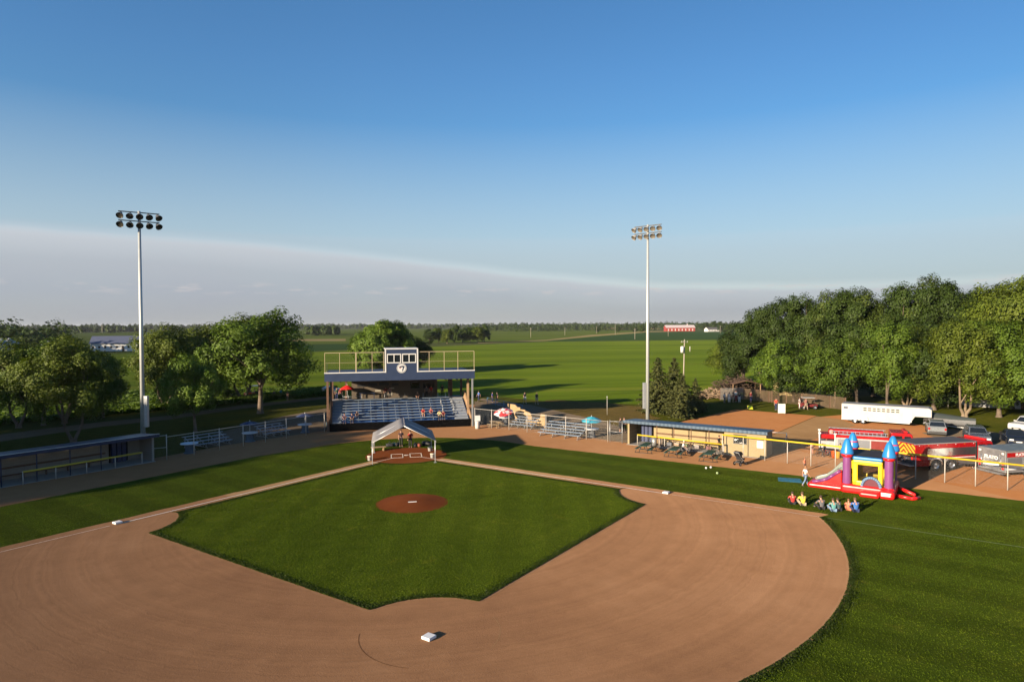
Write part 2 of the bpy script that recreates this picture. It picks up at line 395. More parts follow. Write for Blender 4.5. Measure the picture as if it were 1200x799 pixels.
# pale dry margin of the clay where it meets the turf
M_edge = dirt_mat('dry clay margin', (.20,.110,.057), (.255,.142,.076), (.30,.175,.098))
def margin_mesh(polys, w, z):
    """one sheet round a list of open runs: (points, outward normals)"""
    bm = bmesh.new(); rr = random.Random(8)
    for pts, sg in polys:
        P = [Vector(p) for p in pts]; prev = None
        for i in range(len(P)):
            t = (P[min(i+1, len(P)-1)]-P[max(i-1, 0)]).normalized(); n = Vector((t.y, -t.x))*sg
            a = bm.verts.new((*(P[i]-n*.12), z)); b = bm.verts.new((*(P[i]+n*w*rr.uniform(.65, 1.05)), z))
            if prev: f = bm.faces.new((prev[0], prev[1], b, a)); f.normal_update(); f.normal.z < 0 and f.normal_flip()
            prev = (a, b)
    me = bpy.data.meshes.new('dirt_edge'); bm.to_mesh(me); bm.free(); o = link('dirt_edge', me, M_edge); o['kind'] = 'structure'
def dense(pts, step=.5):
    out = []
    for a, b in zip(pts[:-1], pts[1:]):
        a = Vector(a); b = Vector(b); n = max(1, int((b-a).length/step)); out += [tuple(a.lerp(b, i/n)) for i in range(n)]
    return out+[tuple(pts[-1])]
ipts = infield_pts()
margin_mesh([(dense(ipts[17:]), 1 if sum(ipts[i-1][0]*ipts[i][1]-ipts[i][0]*ipts[i-1][1] for i in range(len(ipts))) > 0 else -1)], .20, .0345)
margin_mesh([(dense([p for p in skin if abs(math.hypot(p[0], p[1]+18.44)-RA) < .01]), -1)], .17, .0345)
# ------------------------------------------------------------------ foliage
def leaf_mat(name, dark, mid, light, trans=.20):
    t = NT(name); p = t.obj()
    oi = t.n('ShaderNodeObjectInfo')
    off_ = t.n('ShaderNodeVectorMath'); off_.operation = 'ADD'; t.l(p, off_.inputs[0])
    cb = t.n('ShaderNodeCombineXYZ'); t.l(t.math('MULTIPLY', oi.outputs['Random'], 40), cb.inputs[0]); t.l(cb.outputs[0], off_.inputs[1])
    f = t.math('MULTIPLY_ADD', t.noise(.45, 4, off_.outputs[0], .6), .55, t.math('MULTIPLY', t.noise(3.5, 3, off_.outputs[0], .7), .45))
    col = t.ramp(f, [(.36, dark), (.52, mid), (.68, light)])
    k = t.math('MULTIPLY_ADD', oi.outputs['Random'], .35, .83)
    x = t.n('ShaderNodeVectorMath'); x.operation = 'SCALE'; t.l(col, x.inputs[0]); t.l(k, x.inputs['Scale']); col = x.outputs[0]
    d = t.n('ShaderNodeBsdfPrincipled'); d.inputs['Roughness'].default_value = .6; d.inputs['Specular IOR Level'].default_value = .25; t.l(col, d.inputs['Base Color'])
    tr = t.n('ShaderNodeBsdfTranslucent'); tcol = t.mix(1.0, col, (1.25, 1.35, .55), 'MULTIPLY'); t.l(tcol, tr.inputs['Color'])
    mx = t.n('ShaderNodeMixShader'); mx.inputs[0].default_value = trans
    t.l(d.outputs[0], mx.inputs[1]); t.l(tr.outputs[0], mx.inputs[2]); t.l(mx.outputs[0], t.out.inputs['Surface'])
    return t.m
L_green = leaf_mat('broad leaves', (.047,.084,.008), (.084,.138,.012), (.134,.182,.020))
L_yellow = leaf_mat('yellowish leaves', (.052,.080,.008), (.098,.132,.012), (.148,.170,.020))
L_dark = leaf_mat('dark leaves', (.024,.044,.007), (.043,.072,.011), (.072,.106,.016), .18)
L_olive = leaf_mat('olive leaves', (.034,.054,.008), (.061,.088,.013), (.098,.126,.022), .20)
L_spruce = leaf_mat('spruce needles', (.050,.060,.018), (.090,.100,.030), (.155,.150,.050), .1)
L_crop = leaf_mat('crop leaves', (.055,.095,.010), (.085,.14,.014), (.13,.18,.02), .25)
M_bark = paint('bark', (.14,.105,.075), .95, var=.35, scale=3, bump=.6)
M_pbark = paint('pale bark', (.21,.155,.10), .95, var=.3, scale=3, bump=.6)

def leaf_quads(cent, nrm, size, seed, aspect=.62):
    g = np.random.default_rng(seed); n = len(cent)
    nrm = nrm/np.maximum(np.linalg.norm(nrm, axis=1, keepdims=True), 1e-6)
    r = g.normal(size=(n,3)); t = np.cross(nrm, r); t /= np.maximum(np.linalg.norm(t, axis=1, keepdims=True), 1e-6)
    b = np.cross(nrm, t); s = (size*(.7+.6*g.random(n)))[:, None] if np.ndim(size) else (size*(.65+.7*g.random(n)))[:, None]
    fold = nrm*s*.18
    v = np.stack([cent+t*s*.5, cent+b*s*.5*aspect+fold, cent-t*s*.5, cent-b*s*.5*aspect+fold], 1)
    return v.reshape(-1, 3)
def np_mesh(name, verts, nq, mat, smooth=False):
    me = bpy.data.meshes.new(name); n = len(verts)
    me.vertices.add(n); me.vertices.foreach_set('co', verts.astype(np.float32).ravel())
    me.loops.add(n); me.loops.foreach_set('vertex_index', np.arange(n, dtype=np.int32))
    me.polygons.add(nq); me.polygons.foreach_set('loop_start', np.arange(0, n, 4, dtype=np.int32)); me.polygons.foreach_set('loop_total', np.full(nq, 4, dtype=np.int32))
    me.update(); me.validate(); me.materials.append(mat)
    return me
def broad_crown(seed, h, w, base, nclump, per, leaf, flat=.0, tier=0, skew=(0,0), top=1.0):
    """uneven crown from height base to h: a few big lobes, each of small clumps, each of leaves; returns leaf centres, normals and clumps"""
    g = np.random.default_rng(seed); ch = h-base; c0 = np.array([skew[0], skew[1], base+ch*.47])
    nl = 17 if tier == 0 else 13
    # lobes spread evenly over the shell (spiral) with jitter
    k = np.arange(nl)+.5; ph = np.arccos(1-2*k/nl*.93); th = PI*(1+5**.5)*k+seed
    d = np.stack([np.cos(th)*np.sin(ph), np.sin(th)*np.sin(ph), np.cos(ph)], 1)+g.normal(size=(nl,3))*.13
    rad = .56+.20*g.random(nl)
    ax = np.array([w*.5, w*.5, ch*.5])
    lc = c0+d*rad[:,None]*ax
    if tier: lc[:,2] += (g.random(nl)-.5)*ch*.16
    lr = w*(.145+.075*g.random(nl))*(1.12 if tier == 0 else 1.0)
    lc = np.concatenate([lc, c0[None]+np.array([[0,0,ch*.1],[0,0,-ch*.12]])]); lr = np.concatenate([lr, [w*.26, w*.22]])
    per_lobe = max(4, nclump//nl+1); P = []; N = []; cc = []
    vz = 1.22 if tier == 0 else .92
    for L, r0 in zip(lc, lr):
        for j in range(per_lobe):
            u = g.normal(size=3); u /= np.linalg.norm(u); u[2] = abs(u[2])*(1 if g.random() < .72 else -1)
            q = L+u*r0*np.array([1,1,vz])*(.55+.5*g.random()); rc = r0*(.28+.26*g.random())
            if q[2]-rc < base-.2: q[2] = base+rc*.6+g.random()*.5
            cc.append(q); n = max(10, int(per*(rc/.75)**2*(.7+.6*g.random())))
            v = g.normal(size=(n,3)); v /= np.linalg.norm(v, axis=1, keepdims=True)
            p = q+v*((.35+.75*g.random(n)**.6)[:,None]*rc*np.array([1.12,1.12,1.0]))
            P.append(p); N.append(v*.8+(u*.7+(p-c0)/ax*.4)+np.array([0,0,.25])+g.normal(size=(n,3))*.5)
    P = np.concatenate(P); cc = np.array(cc)
    # true to size: top at h, spread w
    zt = np.quantile(P[:,2], .9997); kz = (h-base)/(zt-base); r_ = np.hypot(P[:,0]-skew[0], P[:,1]-skew[1]); kr = w*.5/np.quantile(r_, .985)
    for A in (P, cc):
        A[:,2] = base+(A[:,2]-base)*kz; A[:,0] = skew[0]+(A[:,0]-skew[0])*kr; A[:,1] = skew[1]+(A[:,1]-skew[1])*kr
    return P, np.concatenate(N), cc
def limb_mesh(seed, h, base, tr, cc, nlimb=9, stems=1, spread=.6, lean=0):
    rr = random.Random(seed); m = MB(); rootz = -.15
    fork = base*rr.uniform(.75, 1.0) if stems == 1 else base*.35
    tops = []
    for s_ in range(stems):
        a = rr.uniform(0, 2*PI)+s_*2*PI/stems; ox = 0 if stems == 1 else .25
        p0 = Vector((math.cos(a)*ox*.7, math.sin(a)*ox*.7, rootz)); k = spread if stems > 1 else .12
        p1 = Vector((math.cos(a)*(ox+k*base*.5)+lean*.3, math.sin(a)*(ox+k*base*.5), base*.8)); p2 = Vector((math.cos(a)*(ox+k*base)+lean, math.sin(a)*(ox+k*base), h*.62))
        q = tr if stems == 1 else tr*.72
        m.cyl(p0, p0+Vector((0,0,.5)), q*1.5, q*1.05, n=10, caps=False); m.cyl(p0+Vector((0,0,.5)), p1, q*1.05, q*.8, n=10, caps=False); m.cyl(p1, p2, q*.8, q*.28, n=8)
        tops.append((p1, p2, q))
    idx = list(range(len(cc))); rr.shuffle(idx)
    for j in idx[:nlimb]:
        p1, p2, q = rr.choice(tops); t = rr.uniform(0, .8); a = p1.lerp(p2, t); c = Vector(cc[j])
        mid = a.lerp(c, .5)+Vector((0,0,-.05*(c-a).length)) + Vector((rr.uniform(-.3,.3), rr.uniform(-.3,.3), rr.uniform(0,.5)))
        m.cyl(a, mid, q*.42*(1-t*.4), q*.26, n=6, caps=False); m.cyl(mid, c, q*.26, q*.06, n=5, caps=False)
    return m
def tree_parts(name, mat, seed, h, w, base, nclump=80, per=95, leaf=.42, tr=.24, stems=1, tier=0, bark=None, skew=(0,0), top=1.0, nlimb=10):
    P, N, cc = broad_crown(seed, h, w, base, nclump, per, leaf, tier=tier, skew=skew, top=top)
    v = leaf_quads(P, N, leaf, seed+5)
    return np_mesh(name+'_crown', v, len(P), mat), limb_mesh(seed, h, base, tr, cc, nlimb, stems, lean=skew[0]*.5), bark or M_bark
def tree(name, label, loc, parts, rz=0, sc=(1,1,1), group=None, cat='tree'):
    r = thing(name, label, cat, loc, rz, group); r.scale = sc
    cm, tmb, bk = parts
    if not isinstance(tmb, bpy.types.Mesh):
        tmb = tmb.mesh(name+'_trunk')
    link('trunk', tmb, bk, r); link('crown', cm, None, r)
    return r
def proto(name, *a, **k):
    cm, tmb, bk = tree_parts(name, *a, **k); return cm, tmb.mesh(name+'_trunk'), bk

# prototypes (each is shared by several trees, turned and scaled)
PR = {}
PR['shade'] = proto('shade', L_green, 11, 12.5, 11, 2.6, 120, 100, .29, .26, tier=4)
PR['shade2'] = proto('shade2', L_yellow, 23, 12, 11.5, 2.4, 115, 100, .29, .26, tier=4, stems=2)
PR['dense'] = proto('dense', L_green, 31, 14, 10, 1.5, 210, 100, .28, .28)
PR['dense2'] = proto('dense2', L_yellow, 47, 14, 10.5, 1.5, 210, 100, .28, .3, stems=3, bark=M_pbark)
PR['dense3'] = proto('dense3', L_dark, 59, 15, 10.5, .9, 200, 95, .30, .3)
PR['tall'] = proto('tall', L_dark, 67, 18, 11.5, 1.6, 230, 105, .30, .34, top=1.3)
PR['tall2'] = proto('tall2', L_dark, 71, 18, 11, 1.6, 230, 105, .30, .34, top=1.2)
PR['tall4'] = proto('tall4', L_yellow, 79, 20, 13.5, 1.6, 260, 105, .30, .36, top=1.1)
PR['tall3'] = proto('tall3', L_olive, 77, 18, 11, 1.6, 230, 105, .30, .34, top=1.2)
PR['young'] = proto('young', L_green, 83, 10, 8.6, 1.7, 160, 100, .26, .17, bark=M_pbark)

# first base side: loose row of shade trees beyond the dugout
left_row = [
 ('shade2', at(22,501), .98, 20, 'yellowish shade tree with forked trunk at the picture edge beyond the dugout'),
 ('shade', at(51,498), .95, 140, 'shade tree with short pale trunk, second along the mulch strip from the picture edge'),
 ('shade2', at(76,496), 1.0, 260, 'shade tree with leaning double trunk on the mulch strip behind the tallest dugout tree'),
 ('shade2', at(86,519), .99, 75, 'tall yellow green tree with straight trunk rising directly behind the dugout roof'),
 ('shade', at(121,489), .74, 33, 'small dark shade tree on thin trunk just before the tall light pole'),
 ('shade2', at(194,478), 1.12, 200, 'round yellow green tree beyond the gravel lane, first past the light pole'),
 ('shade', at(229,506), .80, 310, 'leafy tree with dark trunk on the lawn behind the fence and spool tables'),
 ('shade2', at(240,473), 1.10, 12, 'tall shade tree on the far verge between the two lawn trees'),
 ('shade', at(305,484), 1.27, 100, 'largest round shade tree beside the tractor, spreading over the lane'),
 ('shade2', atd(297,124), 1.22, 40, 'added tall tree mostly hidden behind the largest round shade tree'),  # added behind the big tree to fill out shade on the hay field
 ('shade2', at(284,470), 1.26, 190, 'tall bright topped tree standing behind the largest round shade tree'),
]
for k, p, s_, rz, lab in left_row:
    tree('shade_tree', lab, p, PR[k], R(rz), (s_*(1.14 if s_ > 1.2 else .94), s_*(1.14 if s_ > 1.2 else .94), s_), 'shade trees along the lane')  # biggest crowns widened to broaden their shadow on the hay field
bush = proto('bush', L_dark, 91, 3.2, 3.4, .2, 40, 70, .34, .08)
tree('lane_bush', 'round dark bush at the verge between the lane trees and the tractor', at(268,471), bush, 0, (.8,.8,.7), cat='bush')
# trees just outside the frame whose long shadows lie on the track
for i, (x, y, s_) in enumerate([(-63,-22,1.2), (-65,-28.5,1.05), (-60,-14,1.15), (-70,-18,1.3), (-61,-3,.95), (-70,-4,1.0), (-66,6,1.0), (-60,14,.85), (-74,14,1.0)]):
    tree('shade_tree', 'tall tree in the row past the picture edge', (x, y, -.04), PR['tall' if i % 2 else 'tall2'], R(70*i), (s_*1.1, s_*1.1, s_*.74), 'shade trees past the picture edge')

# trees behind the grandstand
tree('field_tree', 'big round tree rising directly behind the press box on the grandstand', atd(447,172), proto('field', L_green, 101, 14.5, 17, 1.5, 170, 85, .5, .4, stems=2), 0, (1,1,.98))
tree('field_tree', 'lower dark tree merging with the big tree behind the press box', atd(487,185), PR['dense3'], 1, (1.0,1.0,.70))
grove = [(503,462,9.5),(514,470,11),(524,455,10),(533,472,12),(542,466,10),(551,478,11.5),(560,470,12),(568,480,12.5)]
names_ = ['first','second','third','fourth','fifth','sixth','seventh','eighth']
for i, (px, d, hh) in enumerate(grove):
    k = ['dense3','dense','dense2','dense3'][i % 4]
    tree('grove_tree', '%s tree, counted from the press box, in the small grove across the hay field' % names_[i], atd(px, d), PR[k], i*1.3, (.95, .95, hh/14), 'grove across the hay field')

# woods beyond the parking lot, front row first
woods_front = [
 ('young', at(912,470), 1.05, 'rounded young tree on a slim trunk near the white sign board'),
 ('young', at(978,476), 1.1, 'young tree with slim pale trunk at the tail end of the white trailer'),
 ('dense', at(1040,480), .95, 'tree with low crown standing just behind the middle of the white trailer'),
 ('dense2', at(1062,478), .90, 'leafy tree crowding behind the front half of the white trailer'),
 ('dense2', at(1130,488), .98, 'yellow green tree with thick forked pale trunk behind the boat'),
 ('dense2', at(1212,486), 1.0, 'yellowish tree at the picture edge beyond the white car'),
]
for i, (k, p, s_, lab) in enumerate(woods_front):
    tree('yard_tree', lab, p, PR[k], R(67*i), (s_, s_, s_), 'front row of trees by the parking lot')
wood = [  # px, distance, height, kind, width factor, words
 (858,150,9.5,'dense2',.95,'thin yellowish tree at the field end of the woods'),
 (872,142,13.5,'dense3',.95,'dark tree at the field end of the woods above the brush pile'),
 (893,138,17,'tall2',.95,'tall dark tree above the brush pile end of the fence'),
 (918,136,18,'tall2',.95,'tall dark crown directly behind the rounded young tree'),
 (945,134,18.5,'tall2',.95,'tall dark crown over the yellow house'),
 (970,134,19.0,'tall3',1.0,'broad tall crown just past the yellow house'),
 (996,132,19.5,'tall',1.05,'tall olive crown in the woods over the tail of the trailer'),
 (1024,132,19,'tall3',1.0,'tall olive crown in the woods over the middle of the trailer'),
 (1050,134,20,'tall',1.05,'tallest pale topped crown of the woods'),
 (1080,136,21.5,'tall3',1.0,'pale topped crown beside the tallest one'),
 (1106,134,20.5,'tall',1.0,'tall rounded crown over the gooseneck of the trailer'),
 (1134,134,18.5,'tall',1.05,'tall crown behind the forked pale trunk'),
 (1160,130,18,'tall2',1.0,'dark crown in the woods over the silver van'),
 (1186,124,20,'tall4',1.0,'tall yellow topped crown at the picture edge'),
 (1214,120,20.5,'tall4',1.05,'tall yellow crown half out of the picture'),
 (930,118,10,'dense3',.85,'low dark tree hiding the yellow house wall'),
 (1005,116,13,'dense3',.95,'dark understorey tree behind the tail of the trailer'),
 (1095,116,14,'dense3',1.0,'dark understorey tree between trailer and forked trunk'),
 (1172,112,13.5,'dense',1.0,'mid green understorey tree above the dark car'),
]
for i, (px, d, hh, k, wf, lab) in enumerate(wood):
    h0 = 20 if k == 'tall4' else 18 if k.startswith('tall') else (15 if k == 'dense3' else 14)
    tree('woods_tree', lab, atd(px, d), PR[k], i*2.1, (wf*1.08, wf*1.08, hh/h0), 'tall trees of the woods')

# conifers behind the third base dugout
def spruce_parts(seed, h, w):
    g = np.random.default_rng(seed); P = []; N = []; tb = MB()
    tb.cyl((0,0,-.1), (0,0,h*.97), .16, .02, n=8)
    z = .35
    while z < h*.985:
        k = (1-z/h)**.85; L = w*.5*k*(.72+.5*g.random())+.10; nb = max(5, int(13*k+5))
        for j in range(nb):
            a = 2*PI*(j+g.random()*.8)/nb; l = L*(.55+.65*g.random()); n = max(7, int(36*l))
            t = g.random(n)**.7; px_ = np.cos(a)*t*l; py_ = np.sin(a)*t*l; pz = z-.30*t*l+.22*(t*l)**2/max(l, .3)*.5
            side = (g.random(n)-.5)*(.55*(1-t*.6))*min(1, l); 
            P.append(np.stack([px_-np.sin(a)*side, py_+np.cos(a)*side, pz+g.normal(size=n)*.06-abs(side)*.25], 1))
            N.append(np.stack([np.cos(a)*.5+g.normal(size=n)*.4, np.sin(a)*.5+g.normal(size=n)*.4, np.full(n, .8)], 1))
        z += .26+.12*k
    P = np.concatenate(P); N = np.concatenate(N)
    return np_mesh('spruce_crown', leaf_quads(P, N, .26, seed, .5), len(P), L_spruce), tb.mesh('spruce_trunk'), M_bark
sp1 = spruce_parts(5, 8.2, 5.8); sp2 = spruce_parts(8, 6.0, 5.2)
for i, (p, q, s_, lab) in enumerate([
  (at(771,483), sp1, (1.1,1.1,1.02), 'tall blue green spruce closest to the light pole'),
  (at(790,484), sp1, (1.08,1.08,1.02), 'tall blue green spruce in the middle of the clump, in front of the utility pole'),
  (at(799,489), sp2, (1.05,1.05,.98), 'mid height spruce in front of the clump, nearest the dugout roof'),
  (at(815,483), sp2, (.78,.78,.84), 'shortest yellowish spruce at the practice lot end of the clump')]):
    tree('spruce', lab, p, q, R(80*i), s_, 'spruces behind the dugout')

# soybean strip by the lane: countless plants in one mesh
def crop(poly, n, hgt, leaf, seed, name):
    g = np.random.default_rng(seed); A = [np.array([p.x, p.y]) for p in poly]
    u = g.random((n, 2)); a = A[0]+(A[1]-A[0])*u[:,:1]; b = A[3]+(A[2]-A[3])*u[:,:1]; p = a+(b-a)*u[:,1:]
    row = np.round(p@np.array([.55,.83])/.9)*.9-p@np.array([.55,.83]); p = p+row[:,None]*.55*np.array([.55,.83])
    z = hgt*(.25+.75*g.random(n))*(.8+.3*np.sin(p[:,0]*.35)*np.cos(p[:,1]*.3))
    P = np.stack([p[:,0], p[:,1], z], 1); N = g.normal(size=(n,3))*.6+np.array([0,0,.9])
    o = link(name, np_mesh(name, leaf_quads(P, N, leaf, seed, .75), n, L_crop)); o['kind'] = 'stuff'; return o
crop([at(-40,501), at(385,464), at(395,457.5), at(-40,468)], 60000, .95, .62, 3, 'soybean_crop')

# far wooded skyline: masses of trees, one object for each stretch
def treeline(name, runs, seed, mat, leaf=1.7):
    g = np.random.default_rng(seed); P = []; N = []
    for px0, px1, dist, h0, h1, step in runs:
        px = px0
        while px < px1:
            c = atd(px, dist*(1+.05*g.normal())); h = h0+(h1-h0)*g.random(); w = h*(.75+.5*g.random())
            k = int(240); u = g.normal(size=(k,3)); u /= np.linalg.norm(u, axis=1, keepdims=True)
            rr = (.55+.5*g.random(k)**.6)[:,None]*np.array([w*.5, w*.5, h*.5])
            p = np.array([c.x, c.y, h*.52])+u*rr*(1+.25*np.sin(u[:,:1]*5+px)); p[:,2] = np.maximum(p[:,2], .2)
            P.append(p); N.append(u+g.normal(size=(k,3))*.4+np.array([0,0,.3])); px += step*(.6+.8*g.random())
    P = np.concatenate(P); N = np.concatenate(N)
    o = link(name, np_mesh(name, leaf_quads(P, N, leaf, seed, .8), len(P), mat)); o['kind'] = 'stuff'; return o
treeline('skyline_woods', [(574,655,1250,11,17,3.0),(640,760,1350,10,17,3.2),(755,845,1420,12,18,3.4),(-60,75,430,11,17,9),(-60,40,380,9,13,9)], 3, L_dark)
treeline('distant_woods', [(-80,1300,2600,12,20,3.0),(362,394,900,8,12,3),(70,170,1700,9,14,4)], 4, L_dark, 3.5)
for i, (px, d, hh) in enumerate([(700,1010,10),(724,1000,11),(744,1020,10),(752,1005,12),(826,1150,16),(836,1150,18),(845,1100,17),(854,700,13)]):
    tree('farm_tree', ['lone dark tree nearest the centre of the skyline, before the ripe grain','broad dark tree before the ripe grain field','small dark tree just before the light pole on the skyline','dark tree touching the light pole on the skyline','farmyard tree closest to the red barn gable','farmyard tree midway between red barn and white farmhouse','farmyard tree shading the white farmhouse','dark tree at the far edge of the woods near the white farmhouse'][i], atd(px, d), PR['dense3'], i, (1.2*hh/14, 1.2*hh/14, hh/15), 'farm trees on the horizon')

# ------------------------------------------------------------------ turf blades (helpers in the ground section)
L_turf = leaf_mat('turf blades', (.036,.060,.004), (.064,.095,.006), (.102,.130,.011), .25)
L_lip = leaf_mat('long turf', (.024,.042,.004), (.044,.068,.006), (.070,.094,.009), .25)
g_ = np.random.default_rng(21)
ip = np.array(infield_pts()); cand = g_.uniform(ip.min(0), ip.max(0), (260000,2)); cand = cand[inside(ip, cand)]
blades('infield_turf_grass', cand, .055, 31, M_infield_b, .045)
def edge_tufts(poly, n, wid, sgn, seed, size=.085):
    g = np.random.default_rng(seed); A = np.array(poly); B = np.roll(A, -1, 0); L = np.linalg.norm(B-A, axis=1); k = g.choice(len(A), n, p=L/L.sum()); t = g.random(n)[:,None]
    d = (B-A)/np.maximum(L[:,None], 1e-6); nr = np.stack([-d[:,1], d[:,0]], 1)
    return A[k]+(B-A)[k]*t+nr[k]*sgn*(np.abs(g.normal(size=(n,1)))*wid-.04), size, seed
ar = sum(ip[i-1,0]*ip[i,1]-ip[i,0]*ip[i-1,1] for i in range(len(ip)))
e_, s2_, q_ = edge_tufts(ip, 26000, .22, 1 if ar > 0 else -1, 41); blades('infield_border_grass', e_, s2_, q_, L_lip, .05)
arc = [p for p in skin if abs(math.hypot(p[0], p[1]+18.44)-RA) < .01 and p[0] > -30]
arc = np.array(arc); t_ = g_.random(22000)*(len(arc)-1); i_ = t_.astype(int); f_ = (t_-i_)[:,None]; pt = arc[i_]*(1-f_)+arc[np.minimum(i_+1, len(arc)-1)]*f_; rd = pt-np.array([0,-18.44]); rd /= np.linalg.norm(rd, axis=1, keepdims=True)
blades('outfield_border_grass', pt+rd*(np.abs(g_.normal(size=(22000,1)))*.25-.04), .08, 43, L_lip, .035)
oc = np.stack([g_.uniform(8, 62, 420000), g_.uniform(-62, -14, 420000)], 1)
dist = np.hypot(oc[:,0], oc[:,1]+18.44); keep = ((dist > RA+.05) | (oc[:,1] > -oc[:,0]+off*1.5)) & (oc[:,1] < 15.0-oc[:,0]) & (oc[:,0] < 14+(oc[:,1]+62)*1.35)
keep &= ~((oc[:,1] > -oc[:,0]-1.5) & (oc[:,1] < -oc[:,0]+1.5) & (oc[:,0] < 30))
oc = oc[keep]; oc = oc[g_.random(len(oc)) < np.clip(1.25-np.hypot(oc[:,0]-CX, oc[:,1]-CY)/75, .3, 1)]
blades('outfield_turf_grass', oc, .06, 32, M_lawn_b, .026)
lc = np.stack([g_.uniform(-40, 2, 200000), g_.uniform(-36, 10, 200000)], 1)
keep = (lc[:,1] > lc[:,0]+1.6) & (lc[:,1] < lc[:,0]+15.8) & (np.hypot(lc[:,0], lc[:,1]+.2) > 4.1) & (np.hypot(lc[:,0]-.3, lc[:,1]+5.2) < 14.8+np.where(lc[:,0] < -8, 50, 0))
blades('foul_turf_grass', lc[keep], .06, 33, M_lawn_b, .026)
# ------------------------------------------------------------------ shared materials
M_navy = paint('navy paint', (.022,.038,.085), .55, var=.15, scale=1.2)
M_navyd = paint('dark navy paint', (.012,.022,.062), .6, var=.15, scale=1.2)
M_blue = paint('blue seat paint', (.030,.090,.25), .5, var=.18, scale=1.5)
M_white = paint('white paint', (.62,.61,.58), .55, var=.06, scale=2)
M_alu = paint('aluminium plank', (.27,.33,.40), .45, .45, var=.12, scale=4)
M_galv = paint('galvanised steel', (.42,.43,.43), .45, .6, var=.12, scale=5)
M_wood = paint('weathered wood', (.33,.21,.115), .85, var=.25, scale=3, bump=.3)
M_woodd = paint('dark stained wood', (.13,.072,.042), .85, var=.25, scale=3, bump=.3)
M_lumber = paint('new lumber', (.34,.235,.12), .8, var=.18, scale=4, bump=.2)
M_black = paint('black board', (.004,.004,.0045), .9, var=.3, scale=2, spec=.05)
M_dark = paint('dark fittings', (.035,.034,.034), .5, var=.3, scale=4)
M_rubber = paint('tyre rubber', (.018,.018,.018), .85, var=.3, scale=6)
M_chrome = paint('bright metal', (.62,.62,.62), .18, .95, var=.08, scale=3)
M_red = paint('fire red', (.34,.008,.010), .25, var=.08, scale=1.5)
M_yellow = paint('yellow rail cap', (.60,.41,.02), .5, var=.08, scale=2)
M_greyf = paint('grey fabric', (.42,.40,.37), .85, var=.1, scale=1.5)
def glass_mat():
    t = NT('dark glass'); t.bsdf((.012,.016,.02), .06, 0, spec=.8); return t.m
M_glass = glass_mat()
def block_mat(name, c, mortar, sx=.4, sy=.2):
    t = NT(name); v = t.obj(); b = t.n('ShaderNodeTexBrick'); m = t.n('ShaderNodeMapping'); m.inputs['Rotation'].default_value = (R(90),0,0)
    t.l(v, m.inputs['Vector']); t.l(m.outputs[0], b.inputs['Vector'])
    b.inputs['Scale'].default_value = 1; b.inputs['Brick Width'].default_value = sx; b.inputs['Row Height'].default_value = sy; b.inputs['Mortar Size'].default_value = .012
    b.inputs['Color1'].default_value = (*c,1); b.inputs['Color2'].default_value = (*[x*.9 for x in c],1); b.inputs['Mortar'].default_value = (*mortar,1)
    col = t.mix(t.math('MULTIPLY', t.noise(1.2, 4, v), .35), b.outputs['Color'], tuple(x*.6 for x in c))
    t.bsdf(col, .9, 0, bump=b.outputs['Fac'], bstr=-.25, bdist=.01); return t.m
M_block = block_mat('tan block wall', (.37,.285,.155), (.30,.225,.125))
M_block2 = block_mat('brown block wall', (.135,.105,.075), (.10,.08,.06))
def ribbed(name, c, pitch, axis=0, rough=.4, metal=.3):
    t = NT(name); v = t.obj(); s = t.n('ShaderNodeSeparateXYZ'); t.l(v, s.inputs[0])
    w = t.math('SINE', t.math('MULTIPLY', s.outputs[axis], 2*PI/pitch)); k = t.ramp(t.math('MULTIPLY_ADD', w, .5, .5), [(.80, 0.0), (.92, 1.0)])
    col = t.mix(t.math('MULTIPLY', t.noise(1.3, 4, v), .4), c, tuple(x*.55 for x in c))
    t.bsdf(col, rough, metal, bump=k, bstr=1.0, bdist=.04); return t.m
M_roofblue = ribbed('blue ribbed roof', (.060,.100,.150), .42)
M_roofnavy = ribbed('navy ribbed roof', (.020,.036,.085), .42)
def wire_mat(name, c, pitch, frac):
    """diamond wire: opaque strands, open between"""
    t = NT(name); v = t.obj(); s = t.n('ShaderNodeSeparateXYZ'); t.l(v, s.inputs[0]); ks = []
    for sg in (1, -1):
        u = t.math('ADD', s.outputs[0], t.math('MULTIPLY', s.outputs[2], sg))
        fr = t.math('FRACT', t.math('MULTIPLY', u, 1/pitch)); ks.append(t.math('LESS_THAN', fr, frac))
    k = t.math('MAXIMUM', ks[0], ks[1])
    tr = t.n('ShaderNodeBsdfTransparent'); d = t.n('ShaderNodeBsdfPrincipled'); d.inputs['Base Color'].default_value = (*c,1); d.inputs['Metallic'].default_value = .5; d.inputs['Roughness'].default_value = .5
    mx = t.n('ShaderNodeMixShader'); t.l(k, mx.inputs[0]); t.l(tr.outputs[0], mx.inputs[1]); t.l(d.outputs[0], mx.inputs[2]); t.l(mx.outputs[0], t.out.inputs['Surface']); return t.m
M_wire = wire_mat('chain link wire', (.28,.28,.27), .10, .022)
M_bird = wire_mat('rail wire', (.30,.28,.24), .12, .012)

